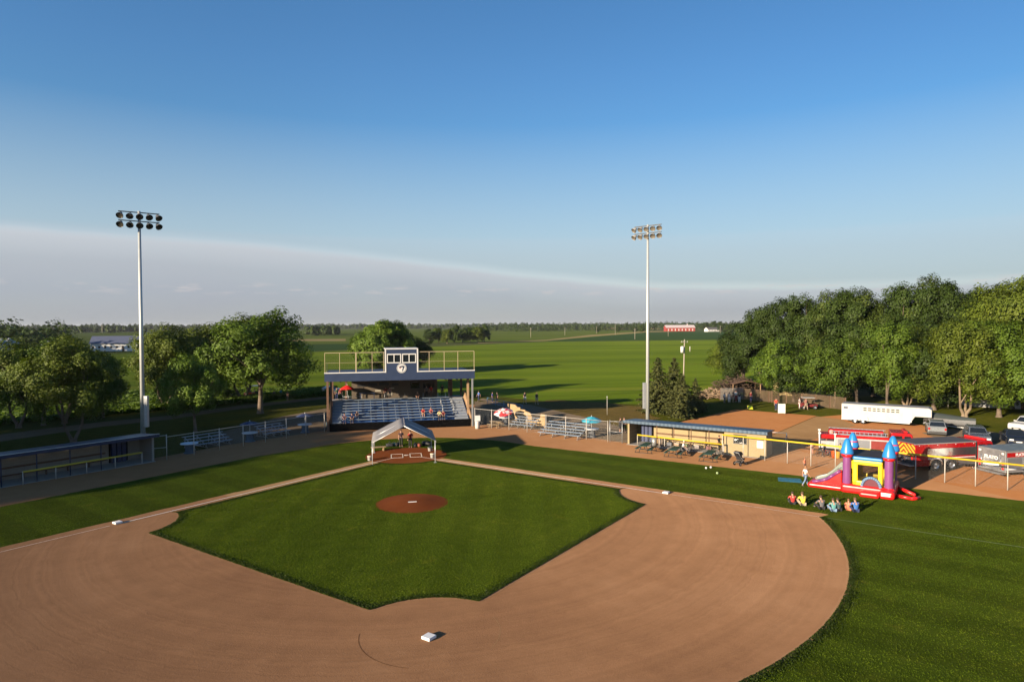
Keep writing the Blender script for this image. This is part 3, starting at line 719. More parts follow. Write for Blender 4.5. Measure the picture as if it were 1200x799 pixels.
# ------------------------------------------------------------------ grandstand
def grandstand():
    g = thing('grandstand', 'roofed navy grandstand with blue bleacher rows and press box behind home plate', 'grandstand', (-.12, 16.8, 0), R(2.6))
    W = 8.75; n = 8; rise = .27; tread = .70; z0 = .95
    m = MB(); m.box(-W, W, 0, .16, 0, z0); m.build('front_wall', M_black, g)
    m = MB()
    for i in range(n):
        y = .16+i*tread; m.box(-W+.15, W-.15, y, y+tread+.02, z0+i*rise-.12, z0+i*rise)
        m.box(-W+.15, W-.15, y+tread-.02, y+tread+.02, z0+i*rise, z0+(i+1)*rise-.12)
    m.build('step_deck', M_blue, g)
    for i in range(n):
        y = .16+i*tread+.22; z = z0+i*rise+.34; m = MB()
        for x0, x1 in ((-7.3, 6.65),):
            m.box(x0, x1, y-.04, y+.34, z-.02, z+.05)
            k = x0+.4
            while k < x1: m.box(k, k+.05, y+.06, y+.2, z-.36, z); k += 1.55
        m.build('bench', M_alu, g)
    # light coloured stairs at both ends and a short aisle in the middle
    for x0, x1 in ((-8.5, -7.35), (6.75, 8.45)):
        m = MB()
        for i in range(n*2):
            y = .16+i*tread/2; m.box(x0, x1, y, y+tread/2+.02, z0+(i-1)*rise/2, z0+(i+.5)*rise/2+.02)
        m.build('stairs', paint('pale step paint', (.27,.30,.34), .6, .2, var=.15) if x1-x0 > 1.2 and x0 != -.5 or x0 < -5 else M_blue, g)
    for x in (-7.3, -6.6, -4.9, -1.9, .75, 3.2, 5.2, 6.2, 6.7):
        yb = .16+n*tread; zb = z0+n*rise; m = MB(); m.cyl((x, yb, zb), (x, yb, zb+.75), .03, n=6); m.build('rail_stanchion', M_galv, g)
    m = MB(); m.cyl((-7.3, 5.76, z0+n*rise+.5), (-4.9, 5.76, z0+n*rise+.5), .025, n=6); m.build('guard_rail', M_galv, g)
    for x in (5.3, 6.72):
        m = MB(); m.cyl((x,1.6,z0+.55),(x,1.6,z0+1.5),.03,n=6); m.cyl((x,3.7,z0+1.3),(x,3.7,z0+2.3),.03,n=6); m.cyl((x,1.6,z0+1.48),(x,3.7,z0+2.28),.03,n=6); m.build('hand_rail', M_galv, g)
    # concourse behind the seats and the block building
    yb = .16+n*tread; zb = z0+n*rise
    m = MB(); m.box(-W, W, yb, yb+2.6, zb-.2, zb); m.build('concourse', M_conc, g)
    m = MB(); m.box(-W, W, yb+2.5, yb+2.62, 0, zb-.2); m.build('rear_skirt', M_block2, g)
    m = MB(); yw = yb+2.0
    m.box(-6.2, 1.65, yw, yw+.2, zb, 6.15); m.box(1.65, 5.3, yw, yw+.2, zb, zb+1.15); m.box(1.65, 5.3, yw, yw+.2, zb+2.1, 6.15); m.box(2.95, 3.35, yw, yw+.2, zb+1.15, zb+2.1); m.box(4.95, 5.35, yw-.002, yw+.202, zb, 6.15)
    m.build('back_wall', M_block2, g)
    for x0, x1 in ((1.65, 2.95), (3.35, 4.95)):
        m = MB()
        for a, b, c, d in ((x0, x1, zb+1.15, zb+1.22), (x0, x1, zb+2.03, zb+2.1), (x0, x0+.07, zb+1.22, zb+2.03), (x1-.07, x1, zb+1.22, zb+2.03)): m.box(a, b, yw-.03, yw+.1, c, d)
        w = m.build('service_window', M_dark, g); m = MB(); m.box(x0+.07, x1-.07, yw+.04, yw+.07, zb+1.22, zb+2.03); m.build('pane', M_glass, w)
    # menu boards, shelf and notices along the wall
    for x, z, w_, h_, c in ((-4.9,zb+1.75,1.1,.35,M_dark),(-3.4,zb+1.85,1.2,.4,M_dark),(-1.9,zb+1.9,1.3,.4,M_dark),(-.4,zb+1.8,.9,.35,M_dark),(-1.3,zb+.55,1.0,.42,paint('notice board',(.36,.33,.27),.8)),(-2.7,zb+1.0,.8,.22,paint('notice board',(.36,.33,.27),.8)),(-.9,zb+1.3,.7,.2,paint('notice board',(.36,.33,.27),.8))):
        m = MB(); m.box(x-w_/2, x+w_/2, yw-.05, yw-.002, z-h_/2, z+h_/2); m.build('wall_board', c, g)
    m = MB(); m.box(-5.2, -3.1, yw-.55, yw-.01, zb+.72, zb+.80); m.box(-5.1, -5.0, yw-.5, yw-.4, zb, zb+.72); m.box(-3.3, -3.2, yw-.5, yw-.4, zb, zb+.72); m.build('counter', M_navyd, g)
    # plank sides
    for sx, mt in ((-1, M_woodd), (1, M_wood)):
        m = MB(); x = sx*(W-.04)
        m.prism([(0,0),(yb+.2,0),(yb+.2,zb+1.0),(yb-.6,zb+1.0),(.05,z0+.35)], min(x, x+sx*.12), max(x, x+sx*.12), 'x'); m.build('side_panel', mt, g)
    # posts carrying the roof
    for x, y, r_, mt in ((-8.95,.02,.13,M_woodd),(-8.55,.3,.11,M_woodd),(8.95,.02,.10,M_galv),(8.62,1.5,.13,M_wood),(7.15,yw+.1,.28,M_woodd),(-6.9,yw+.1,.14,M_woodd),(-8.7,yw+.1,.14,M_woodd),(8.7,yw+.1,.14,M_woodd)):
        m = MB(); m.box(x-r_, x+r_, y-r_, y+r_, 0 if abs(x) > 8 else zb, 6.16); m.build('post', mt, g)
    # roof slab, beams, fascia
    m = MB(); m.box(-9.2, 9.15, .1, 9.2, 6.15, 6.95); m.build('roof', M_navyd, g)
    m = MB()
    for i in range(13): m.box(-8.9+i*1.45, -8.9+i*1.45+.08, .3, 9.0, 5.93, 6.15)
    m.build('rafter', M_woodd, g)
    m = MB(); m.box(-9.3, 9.25, -.08, .1, 6.12, 7.12); m.build('fascia', M_navy, g)
    for x0, x1 in ((-9.32, -1.95), (1.95, 9.27)):
        m = MB(); m.box(x0, x1, -.12, .14, 7.12, 7.24); m.build('white_trim', M_white, g)
    # press box
    m = MB(); d = 2.8
    m.box(-1.95, 1.95, -.08, .02, 7.12, 8.28); m.box(-1.95, 1.95, -.08, .02, 9.42, 9.98); m.box(-1.95,-1.85,-.08,.02,8.28,9.42); m.box(1.85,1.95,-.08,.02,8.28,9.42); m.box(-.06,.06,-.08,.02,8.28,9.42)
    m.box(-1.95, -1.85, .02, d, 6.95, 9.98); m.box(1.85, 1.95, .02, d, 6.95, 9.98); m.box(-1.85, 1.85, d-.1, d, 6.95, 9.98)
    b = m.build('press_box', M_navy, g)
    m = MB(); m.box(-2.05, 2.05, -.16, d+.1, 9.98, 10.10); m.build('box_roof', M_white, b)
    m = MB()
    for s_ in (-1, 1): m.box(min(s_*1.9, s_*2.06), max(s_*1.9, s_*2.06), -.13, -.082, 7.10, 9.98)
    m.build('corner_trim', M_white, b)
    for s_ in (-1, 1):
        cx = s_*.93; m = MB()
        for a, bb, c, dd in ((-.87,.87,8.26,8.38),(-.87,.87,9.30,9.44),(-.87,-.76,8.38,9.30),(.76,.87,8.38,9.30),(-.05,.05,8.38,9.30)): m.box(cx+a, cx+bb, -.13, -.06, c, dd)
        w = m.build('window', M_white, b); m = MB(); m.box(cx-.76, cx+.76, -.045, -.025, 8.38, 9.30); m.build('pane', M_glass, w)
        m = MB()
        for k in range(5): m.box(cx-.55+k*.26, cx-.47+k*.26, .25, .33, 7.6, 9.2)
        m.build('curtain', M_wood, w)
    # round club emblem
    m = MB(); m.cyl((0,-.13,7.62), (0,-.085,7.62), .60, n=40); e = m.build('emblem', M_white, b)
    m = MB(); k = 40
    for i in range(k):
        a0, a1 = 2*PI*i/k, 2*PI*(i+1)/k
        m.quad(*[(r_*math.cos(a), -.134, 7.62+r_*math.sin(a)) for r_, a in ((.50,a0),(.50,a1),(.54,a1),(.54,a0))])
    # hooked dark swoosh like a bird's head over a seven
    hook = [(-.34,.10),(-.26,.22),(-.08,.29),(.14,.31),(.34,.26),(.36,.14),(.26,-.04),(.16,-.36),(.03,-.36),(.10,-.08),(.18,.08),(.10,.13),(-.06,.12),(-.2,.04)]
    m.add([(x, -.136, 7.62+z) for x, z in hook], [tuple(range(len(hook)))])
    m.build('emblem_mark', M_navyd, e)
    m = MB(); pk = [(-.30,.09),(-.19,.12),(-.10,.02),(-.20,-.06)]; m.add([(x, -.139, 7.62+z) for x, z in pk], [(0,1,2,3)]); m.build('emblem_beak', paint('emblem red',(.35,.05,.03),.6), e)
    # roof railing
    xs = [-9.25,-7.5,-5.55,-3.6,-2.2,2.15,3.45,5.35,7.1,9.2]
    for i, x in enumerate(xs):
        m = MB(); r_ = .07 if i == 2 else .03; m.box(x-r_, x+r_, .0, .08, 7.24, 9.62); m.build('rail_post', paint('rail timber', (.40,.32,.20), .8), g)
    for x0, x1 in ((-9.25,-2.1),(2.1,9.2)):
        m = MB(); m.box(x0, x1, .005, .075, 9.60, 9.67)
        m.box(x0, x1, .025, .055, 8.40, 8.43); m.build('roof_rail', MATS['rail timber'], g)
        m = MB(); m.quad((x0,.045,7.24),(x1,.045,7.24),(x1,.045,9.6),(x0,.045,9.6)); m.build('rail_mesh', M_bird, g)
    m = MB(); m.cyl((-9.0,.5,7.0),(-9.0,.5,8.3),.03,n=6); m.lathe([(.02,.6),(.16,.15),(.16,0)],(-9.0,.5,6.98+.0),10); m.build('vent', M_dark, g)
grandstand()

# ------------------------------------------------------------------ dugouts (local x along the front, y away from the field)
def dugout(label, loc, rz, L, wall, roofm, fascm, lampm, room, door, posts, lamp_emit=None):
    g = thing('dugout', label, 'dugout', loc, rz)
    D = 2.7
    m = MB(); m.box(0, L, D-.2, D, 0, 2.33); m.build('back_wall', wall, g)
    m = MB(); m.box(0, .2, 0, D-.2, 0, 2.34); m.build('side_wall', wall, g)
    m = MB(); m.box(L-.2, L, .02, D-.2, 0, 2.34); m.build('side_wall', wall, g)
    m = MB(); m.prism([(-.55,2.56),(-.55,2.64),(D+.12,2.40),(D+.12,2.32)], -.25, L+.2, 'x'); m.build('roof', roofm, g)
    m = MB(); m.box(-.28, L+.23, -.60, -.552, 2.36, 2.645); m.build('fascia', fascm, g)
    if fascm is M_navyd:
        m = MB(); m.box(-.28, L+.23, -.62, -.54, 2.648, 2.68); m.build('edge_trim', M_white, g)
    m = MB(); m.box(.02, L-.02, -.35, D-.2, .0, .03); m.build('floor_slab', M_conc, g)
    a, b = room
    if b-a > 1:       # closed storage room with window and notice
        m = MB(); m.box(a, a+.15, .19, D-.2, 0, 2.34); m.build('partition', wall, g)
        m = MB(); w0, w1 = a+.95, a+2.25
        m.box(a+.15, w0, 0, .18, 0, 2.5); m.box(w1, b-.2, 0, .18, 0, 2.5); m.box(w0, w1, 0, .18, 0, 1.15); m.box(w0, w1, 0, .18, 2.1, 2.5); m.build('room_wall', wall, g)
        m = MB()
        for p in ((w0,w1,1.15,1.22),(w0,w1,2.03,2.1),(w0,w0+.07,1.22,2.03),(w1-.07,w1,1.22,2.03)): m.box(p[0], p[1], -.03, .1, p[2], p[3])
        w = m.build('window', M_dark, g); m = MB(); m.box(w0+.07, w1-.07, .05, .08, 1.22, 2.03); m.build('pane', M_glass, w)
        m = MB(); m.box(b-.85, b-.25, -.03, -.002, .95, 1.65); m.build('notice', M_white, g)
    d0, d1 = door     # doorway as a black panel painting its shaded interior, with blue lockers
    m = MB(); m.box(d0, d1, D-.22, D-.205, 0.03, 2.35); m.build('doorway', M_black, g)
    m = MB()
    for k in range(3): m.box(d0+.15+k*.45, d0+.5+k*.45, D-.6, D-.225, .05, 1.9)
    m.build('locker', paint('locker blue', (.012,.025,.09), .5), g)
    x0, x1 = posts
    m = MB(); m.box(x0, x1, D-.75, D-.4, .43, .48); 
    k = x0+.3
    while k < x1: m.box(k, k+.08, D-.72, D-.42, .03, .43); k += 1.7
    m.build('player_bench', M_lumber if wall is M_block else M_woodd, g)
    m = MB(); m.box(x0, x1, D-.26, D-.205, .95, 1.12)
    m.build('bat_rail', M_woodd, g)
    for i in range(4):
        x = x0+(x1-x0)*(i+.6)/4.2; m = MB(); m.cyl((x, -.2, 0), (x, -.2, 2.5), .05, n=8); m.build('post', M_woodd if wall is M_block else M_navyd, g)
    for i in range(5):
        x = x0+(x1-x0)*(i+.35)/5+.2; m = MB()
        if lampm is M_dark:
            m.box(x-.2, x+.2, D-.40, D-.202, 2.02, 2.24); m.build('wall_lamp', lampm, g)
        else:
            m.lathe([(.02,.12),(.1,.10),(.13,0),(.1,-.09),(.02,-.12)], (x, D-.33, 2.0), 12); lm = m.build('wall_lamp', lampm, g)
            m = MB(); m.box(x-.05, x+.05, D-.33, D-.202, 2.02, 2.18); m.build('bracket', M_dark, lm)
    return g
M_lampw = (lambda t: (t.bsdf((.8,.76,.66), .4), t.t.nodes['Principled BSDF'].inputs['Emission Color'].__setattr__('default_value', (1,.85,.6,1)), t.t.nodes['Principled BSDF'].inputs['Emission Strength'].__setattr__('default_value', .35), t.m)[-1])(NT('lit lamp globe'))
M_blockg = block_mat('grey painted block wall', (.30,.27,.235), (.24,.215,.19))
LR, LL = R(-44.2), R(44.4)
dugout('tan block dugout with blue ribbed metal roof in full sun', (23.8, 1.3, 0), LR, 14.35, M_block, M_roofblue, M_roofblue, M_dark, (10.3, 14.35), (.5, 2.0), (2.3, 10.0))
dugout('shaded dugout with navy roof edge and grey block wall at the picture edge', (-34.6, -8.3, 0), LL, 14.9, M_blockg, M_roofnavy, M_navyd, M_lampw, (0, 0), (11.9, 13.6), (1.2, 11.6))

def local(loc, rz, x, y, z=0):
    c, s = math.cos(rz), math.sin(rz); return Vector((loc[0]+x*c-y*s, loc[1]+x*s+y*c, z))
def rail_fence(label, p0, p1, h, cap, npost, postm, group=None, wire=True, post_r=.04, mid=False):
    p0 = Vector(p0); p1 = Vector(p1); d = p1-p0; L = d.length; rz = math.atan2(d.y, d.x)
    g = thing('chain_link_fence', label, 'fence', (p0.x, p0.y, 0), rz, group)
    for i in range(npost):
        x = L*i/(npost-1); m = MB(); m.cyl((x,0,-.05), (x,0,h+.02), post_r, n=8); m.ball((x,0,h+.03), post_r*1.2, 8, 4); m.build('post', postm, g)
    if cap is not None:
        m = MB(); m.cyl((0,0,h), (L,0,h), .08, n=8); m.build('rail_cap', cap, g)
    else:
        m = MB(); m.cyl((0,0,h-.03), (L,0,h-.03), .028, n=8); m.build('top_rail', postm, g)
    if mid: m = MB(); m.cyl((0,0,h*.5), (L,0,h*.5), .025, n=6); m.build('middle_rail', postm, g)
    if wire: m = MB(); m.quad((0,.0,.05),(L,.0,.05),(L,.0,h-.04),(0,.0,h-.04)); m.build('wire', M_wire, g)
    return g
M_postp = paint('pale fence post', (.50,.46,.40), .6, .2, var=.1)
rail_fence('low fence with thick yellow cap in front of the tan dugout', at(747,521), at(848,533.5), 1.08, M_yellow, 4, M_postp)
rail_fence('low fence with yellow top rail in front of the shaded dugout', (-31.3,-5.9), (-24.7,1.1), 1.05, paint('dull yellow rail', (.50,.38,.03), .6), 5, M_postp)
# long yellow capped fence past the dugout to the picture edge: posts read from the picture
def long_fence():
    P = [at(871,535), at(898,538), at(926,541.5), at(947,545), at(1000,551.5), at(1045,557), at(1090,562), at(1135,567), at(1191,574), at(1250,582)]
    a, b = P[1], P[-1]; g = rail_fence('long chain link fence with yellow cap passing behind the bounce castle', local((23.8,1.3,0), LR, 10.4, -.75), at(1262,584), 2.05, M_yellow, 14, M_postp)
long_fence()
FL = [(-23.9,2.1),(-22.9,2.3),(-19.9,6.0),(-17.7,8.0),(-15.6,10.1),(-13.4,11.8),(-11.4,15.2),(-9.3,16.7)]
rail_fence('pale post chain link fence beside the spool tables, up to the grandstand', (-23.0,2.6), (-9.5,16.6), 2.25, None, 8, M_postp)
rail_fence('narrow chain link gate at the corner of the shaded dugout', (-24.1,2.15), (-23.0,2.6), 2.4, None, 2, M_galv, mid=True)
rail_fence('chain link fence running from the grandstand past the stepped bleachers to the tan dugout', (9.1,17.0), (22.1,2.9), 2.3, None, 8, M_postp)
rail_fence('narrow chain link gate beside the tan dugout', (22.3,2.8), (23.4,1.9), 2.35, None, 2, M_galv, mid=True)

# ------------------------------------------------------------------ floodlight masts
def light_mast(label, loc, h, yaw, lampmat, boxside, lensm):
    g = thing('floodlight_mast', label, 'light pole', loc, 0, 'floodlight masts')
    m = MB(); m.cyl((0,0,-.1), (0,0,h), .24, .14, n=14); m.build('pole', paint('galvanised mast', (.50,.52,.50), .45, .35, var=.08, scale=.6), g)
    m = MB(); c, s = math.cos(boxside), math.sin(boxside); bx = MB(); bx.box(-.2,.2,-.16,.16,2.3,5.6); bx.move(Matrix.Translation((c*.42, s*.42, 0))@Matrix.Rotation(boxside, 4, 'Z')); bx.build('control_box', M_galv, g, bevel=.02)
    for z in (h-.20, h-1.12):
        c, s = math.cos(yaw), math.sin(yaw); m = MB(); m.beam((-c*1.9,-s*1.9,z+.05), (c*1.9,s*1.9,z+.05), .09, .10); arm = m.build('crossarm', M_dark, g)
        for i in range(5):
            u = -1.72+i*.86; m = MB()
            prof = [(.09,.26),(.14,.22),(.19,.08),(.34,-.20),(.36,-.30)]
            m.lathe(prof, (0,0,0), 14)
            fx, fy = s, -c             # lamps look across the field
            A = Vector((fx*.72, fy*.72, -.62)).normalized(); q = Vector((0,0,-1)).rotation_difference(A).to_matrix().to_4x4()
            a2 = (i-2)*.22; qz = Matrix.Rotation(a2, 4, 'Z')
            M = Matrix.Translation((c*u+fx*.22, s*u+fy*.22, z-.28))@qz@q
            m.move(M); lp = m.build('lamp', lampmat, arm)
            m = MB(); m.lathe([(.01,-.26),(.32,-.27),(.335,-.30)], (0,0,0), 14); m.move(M); m.build('lens', lensm, lp)
    return g
light_mast('floodlight mast rising behind the shaded dugout, lamps seen dark against the sky', (-27.4, 9.3, 0), 25.1, R(25), paint('shaded lamp housing', (.13,.125,.12), .5, .3), R(-15), paint('shaded lens', (.05,.045,.035), .2))  # shade on these lamps is put into the housing and lens colours
light_mast('floodlight mast behind the tan dugout beside the spruces, lamp housings sunlit', (30.5, 12.0, 0), 25.5, R(-52), paint('sunlit lamp housing', (.55,.50,.42), .5, .2), R(170), paint('sunlit lens', (.17,.15,.12), .3))  # sunlight on these lamps is painted in by paler housing and lens colours
# ------------------------------------------------------------------ canopy tent at home plate
def tent():
    g = thing('canopy_tent', 'pale gable canopy tent on white poles over home plate', 'tent', (-.3,-4.2,0), 0)
    w = 2.9; d = 6.0; e = 2.12; rdg = 3.62
    fab = paint('canopy fabric', (.20,.19,.19), .8, var=.08, scale=.8)
    for s_ in (-1, 1):
        m = MB(); nx, ny = 6, 10; v = []; f = []
        for j in range(ny+1):
            for i in range(nx+1):
                t = i/nx; y = d*j/ny; sag = -.06*math.sin(PI*t)*(1-.6*abs(math.cos(PI*3*j/ny)))
                v.append((s_*w*t*1.03, y, rdg+(e-rdg)*t+sag))
        for j in range(ny):
            for i in range(nx):
                a = j*(nx+1)+i; f.append((a, a+1, a+nx+2, a+nx+1))
        m.add(v, f, True)
        # hanging edge
        m.quad((s_*w*1.03,0,e),(s_*w*1.03,d,e),(s_*w*1.04,d,e-.22),(s_*w*1.04,0,e-.22))
        o = m.build('canopy_panel', fab, g); so = o.modifiers.new('cloth', 'SOLIDIFY'); so.thickness = .012
        m = MB(); m.beam((s_*w*.03, 1.0, rdg-.02), (s_*w*1.03, 2.6, e+.0), .05, .02); 
        if s_ < 0: m.build('seam_tape', paint('seam tape', (.22,.22,.26), .8), o)
    pole = paint('tent pole', (.70,.70,.70), .4, .4)
    for s_ in (-1, 1):
        for y in (.02, d/2, d-.02):
            if y == d/2: continue
            m = MB(); m.cyl((s_*w,y,0), (s_*w,y,e), .035, n=8); lg = m.build('leg', pole, g)
            m = MB(); m.lathe([(.01,.05),(.15,.05),(.17,.0)], (s_*w,y,.0), 10); m.build('foot', pole, lg)
    for y in (.02, d/2, d-.02):
        m = MB(); m.tube([(-w,y,e-.01),(0,y,rdg-.05),(w,y,e-.01)], .03, 6); m.build('rafter_pole', pole, g)
    m = MB(); m.cyl((0,0,rdg-.05),(0,d,rdg-.05),.03,n=6); m.cyl((-w,0,e-.02),(-w,d,e-.02),.03,n=6); m.cyl((w,0,e-.02),(w,d,e-.02),.03,n=6); m.build('purlin', pole, g)
tent()
def bucket(label, p, grp=None):
    g = thing('bucket', label, 'bucket', p, 0, grp)
    m = MB(); m.lathe([(.01,0),(.20,0),(.24,.42),(.25,.42),(.22,.40),(.01,.39)], (0,0,0), 16); m.build('pail', M_white, g)
    m = MB(); m.lathe([(.255,.40),(.26,.44),(.01,.46)], (0,0,0), 16); m.build('lid', paint('pale lid', (.6,.52,.4), .7), g)
bucket('white weight bucket beside the front tent leg nearest the dugout in shade', at(433.5,539.5), 'tent weight buckets')
bucket('white weight bucket at the rear tent leg', at(504,528.5), 'tent weight buckets')
bucket('white weight bucket on the red clay at the front tent leg by third base line', at(507,536.5), 'tent weight buckets')
def bench(label, p, rz, L=1.9, mat=None, seat_h=.46, w=.45):
    g = thing('bench', label, 'bench', p, rz); mat = mat or M_lumber
    m = MB(); m.box(-L/2, L/2, -w/2, w/2, seat_h-.06, seat_h); m.build('seat', mat, g)
    for x in (-L/2+.25, L/2-.25): m = MB(); m.box(x-.06, x+.06, -w/2+.04, w/2-.04, 0, seat_h-.06); m.build('leg', mat, g)
bench('plain lumber bench beside the rear tent leg', at(443.5,528.5), R(10), 1.5)
# equipment left under the tent
def bag(label, p, rz, mat, s_=1.0, grp='bags under the tent'):
    g = thing('kit_bag', label, 'bag', p, rz, grp); g.scale = (s_,)*3
    m = MB(); m.lathe([(.02,-.42),(.17,-.40),(.2,-.2),(.2,.2),(.17,.40),(.02,.42)], (0,0,.19), 14, axis='x'); m.build('body', mat, g)
    m = MB(); m.tube([(-.15,-.1,.36),(-.1,0,.50),(.1,0,.50),(.15,-.1,.36)], .02, 6); m.build('handle', M_dark, g)
M_bagk = paint('black nylon', (.02,.02,.024), .7, var=.3)
for i, (px, py, mt, lab) in enumerate([(457,523.5,M_bagk,'black kit bag at the end of the bag row beside the bench'),(461.5,523,paint('teal nylon',(.03,.16,.17),.7),'teal kit bag in the bag row under the tent'),(466,522.5,M_bagk,'black kit bag beside the person in dark shirt under the tent'),(486.5,523.5,M_bagk,'black kit bag beside the person in red shirt under the tent'),(490,523.5,paint('rust nylon',(.25,.06,.03),.7),'rust coloured kit bag on the clay under the tent'),(500,522,M_bagk,'big black kit bag by the rear tent leg')]):
    bag(lab, at(px, py), R(30*i), mt, 1.25 if i in (5,) else 1.0)

# ------------------------------------------------------------------ spool tables and parasols
M_drum = paint('slate blue drum', (.055,.095,.14), .7, var=.2)
M_tabtop = paint('pale table top', (.55,.57,.60), .6, var=.12)
def spool(label, p, drum=M_drum, s_=1.0):
    g = thing('spool_table', label, 'table', p, 0, 'cable spool tables'); g.scale = (s_,)*3
    m = MB(); m.lathe([(.01,1.02),(.84,1.02),(.86,.99),(.84,.94),(.01,.93)][::-1], (0,0,0), 28); m.build('tabletop', M_tabtop, g)
    m = MB(); m.lathe([(.36,.06),(.36,.93)], (0,0,0), 20)
    for i in range(16):
        a = 2*PI*i/16; m.beam((.37*math.cos(a),.37*math.sin(a),.07),(.37*math.cos(a),.37*math.sin(a),.93), .05, .02)
    m.build('drum', drum, g)
    m = MB(); m.lathe([(.01,.07),(.55,.06),(.55,0),(.01,0)][::-1], (0,0,0), 24); m.build('base', drum, g)
def wedge_mat(name, a, b, n=8):
    t = NT(name); v = t.obj(); s = t.n('ShaderNodeSeparateXYZ'); t.l(v, s.inputs[0])
    ang = t.math('ARCTAN2', s.outputs[1], s.outputs[0]); k = t.math('LESS_THAN', t.math('FRACT', t.math('MULTIPLY', ang, n/2/(2*PI)*1.0)), .5)
    t.bsdf(t.mix(k, a, b), .7); return t.m
def parasol(label, p, mat, r=1.15, h=2.3, tilt=0, pole_z=0, flat=1.0):
    g = thing('parasol', label, 'parasol', p, 0, 'table parasols')
    m = MB(); m.cyl((0,0,pole_z),(0,0,h+.05),.025,n=8); m.ball((0,0,h+.08),.05,8,5); m.build('pole', M_white, g)
    m = MB(); n = 8; v = [(0,0,h)]
    rings = [(.35,.12*flat),(.7,.30*flat),(1.0,.52*flat)]
    for q, dz in rings:
        for i in range(n*2):
            a = 2*PI*i/(n*2); k = 1.0 if i % 2 == 0 else .95; v.append((r*q*k*math.cos(a), r*q*k*math.sin(a), h-dz-(0 if i % 2 == 0 else -.02)))
    N = n*2; f = [(0, 1+i, 1+(i+1) % N) for i in range(N)]
    for q in range(2):
        f += [(1+q*N+i, 1+(q+1)*N+i, 1+(q+1)*N+(i+1) % N, 1+q*N+(i+1) % N) for i in range(N)]
    b0 = 1+2*N; 
    m.add(v, f); o = m.build('canopy', mat, g); o.modifiers.new('cloth', 'SOLIDIFY').thickness = .01
    m = MB()
    for i in range(n):
        a = 2*PI*i/n; m.cyl((0,0,h-.45),(r*.68*math.cos(a), r*.68*math.sin(a), h-.33),.012,n=4)
    m.build('ribs', M_dark, g)
    if tilt: g.rotation_euler = tilt
    return g
spool('spool table by the narrow gate of the shaded dugout', at(222,530.5))
spool('spool table between the two small bleachers in shade', at(293,517))
spool('spool table closest to the shaded corner of the grandstand', at(357.5,506.5))
spool('grey spool table under the teal parasol', at(693.5,512), paint('grey drum', (.13,.14,.155), .7, var=.2), .98)
spool('spool table under the red and white parasol', at(592,497.5), paint('grey drum', (.13,.14,.155), .7, var=.2), .98)
M_bw = wedge_mat('blue white parasol cloth', (.012,.022,.08), (.06,.08,.14))
parasol('blue and white parasol over the table between the small bleachers', at(293,517), M_bw, 1.1, 2.25, 0, 1.03, .6)
parasol('blue and white parasol over the table closest to the grandstand', at(357.5,506.5), M_bw, 1.1, 2.3, 0, 1.03, .6)
parasol('teal blue parasol over the grey spool table', at(693.5,512), wedge_mat('teal parasol cloth', (.02,.30,.42), (.05,.40,.50)), 1.2, 2.42, (R(4),R(-3),.2), 1.03)
M_rw = (lambda t: (t.bsdf(t.ramp(t.noise(1.5, 3, t.obj(), .5), [(.50,(.62,.012,.02)),(.54,(.75,.70,.68))]), .7), t.m)[-1])(NT('red white parasol cloth'))
parasol('tilted red parasol with white lettering patches beside the grandstand', at(592,497.5), M_rw, 1.3, 2.25, (R(14),R(-10),0), 1.03)
parasol('bright red parasol standing at the open shaded corner behind the grandstand seats', local((-.12,16.8,0), R(2.6), -6.75, 6.6, 3.11), paint('red parasol cloth', (.62,.012,.012), .7), .98, 1.95)

# ------------------------------------------------------------------ small bleachers
def bleacher(label, p, rz, L, rows, mat=M_alu):
    g = thing('small_bleacher', label, 'bleacher', p, rz, 'portable aluminium bleachers')
    for i in range(rows):
        z = .42+i*.24; y = i*.62
        m = MB(); m.box(-L/2, L/2, y, y+.28, z, z+.04); m.build('seat', mat, g)
        if i: m = MB(); m.box(-L/2, L/2, y-.30, y-.06, z-.24, z-.21); m.build('foot_board', mat, g)
    k = -L/2+.3
    while k <= L/2:
        m = MB(); top = .42+(rows-1)*.24; yb = (rows-1)*.62+.2
        m.beam((k,-.05,.02),(k,yb+.1,.02),.05,.05); m.beam((k,.1,.05),(k,yb,top),.05,.05)
        for i in range(rows): m.cyl((k,i*.62+.14,.04),(k,i*.62+.14,.42+i*.24),.025,n=6)
        m.build('frame', M_galv, g); k += (L-.6)/3
bleacher('low aluminium bleacher between the first two spool tables', local((-19.9,8.4,0), R(44), 0, .6), R(45), 4.6, 4)
bleacher('aluminium bleacher behind the pale posts near the grandstand corner', local((-14.2,14.3,0), R(44), 0, .5), R(45), 3.6, 4)
bleacher('long aluminium bleacher in the middle of the fence past the grandstand', at(654,513), R(-46), 5.6, 5)
bleacher('short aluminium bleacher beside the lumber picnic seat', at(610,502), R(-46), 3.6, 4)
# sawn lumber side boards of a dismantled stepped stand
def stepped_panel(label, p0, p1, prof):
    p0 = Vector(p0); p1 = Vector(p1); d = p1-p0
    g = thing('stepped_panel', label, 'panel', p0, math.atan2(d.y, d.x), 'stepped plywood panels')
    m = MB(); m.prism(prof, -.08, .08, 'y'); m.build('board', M_lumber, g)
    m = MB()
    for x in (prof[0][0]+.2, prof[1][0]-.2): m.box(x-.05, x+.05, .08, .18, 0, min(q[1] for q in prof[2:])*.9)
    m.build('batten', M_wood, g)
stepped_panel('tall stepped plywood panel behind the red and white parasol', at(604,494), at(628,497), [(.2,0),(2.2,0),(2.2,1.55),(1.75,1.55),(1.75,1.75),(.9,1.75),(.9,2.0),(.4,2.0),(.0,2.3),(-1.3,2.35),(-1.3,2.0),(-.2,1.2)])
stepped_panel('low stepped plywood panel behind the long bleacher', at(618,499), at(640,502), [(.3,.3),(3.0,.3),(3.0,1.75),(2.3,1.75),(2.2,1.2),(1.2,.85),(.5,1.75),(-.3,1.9),(-.6,1.5),(.1,1.2)])
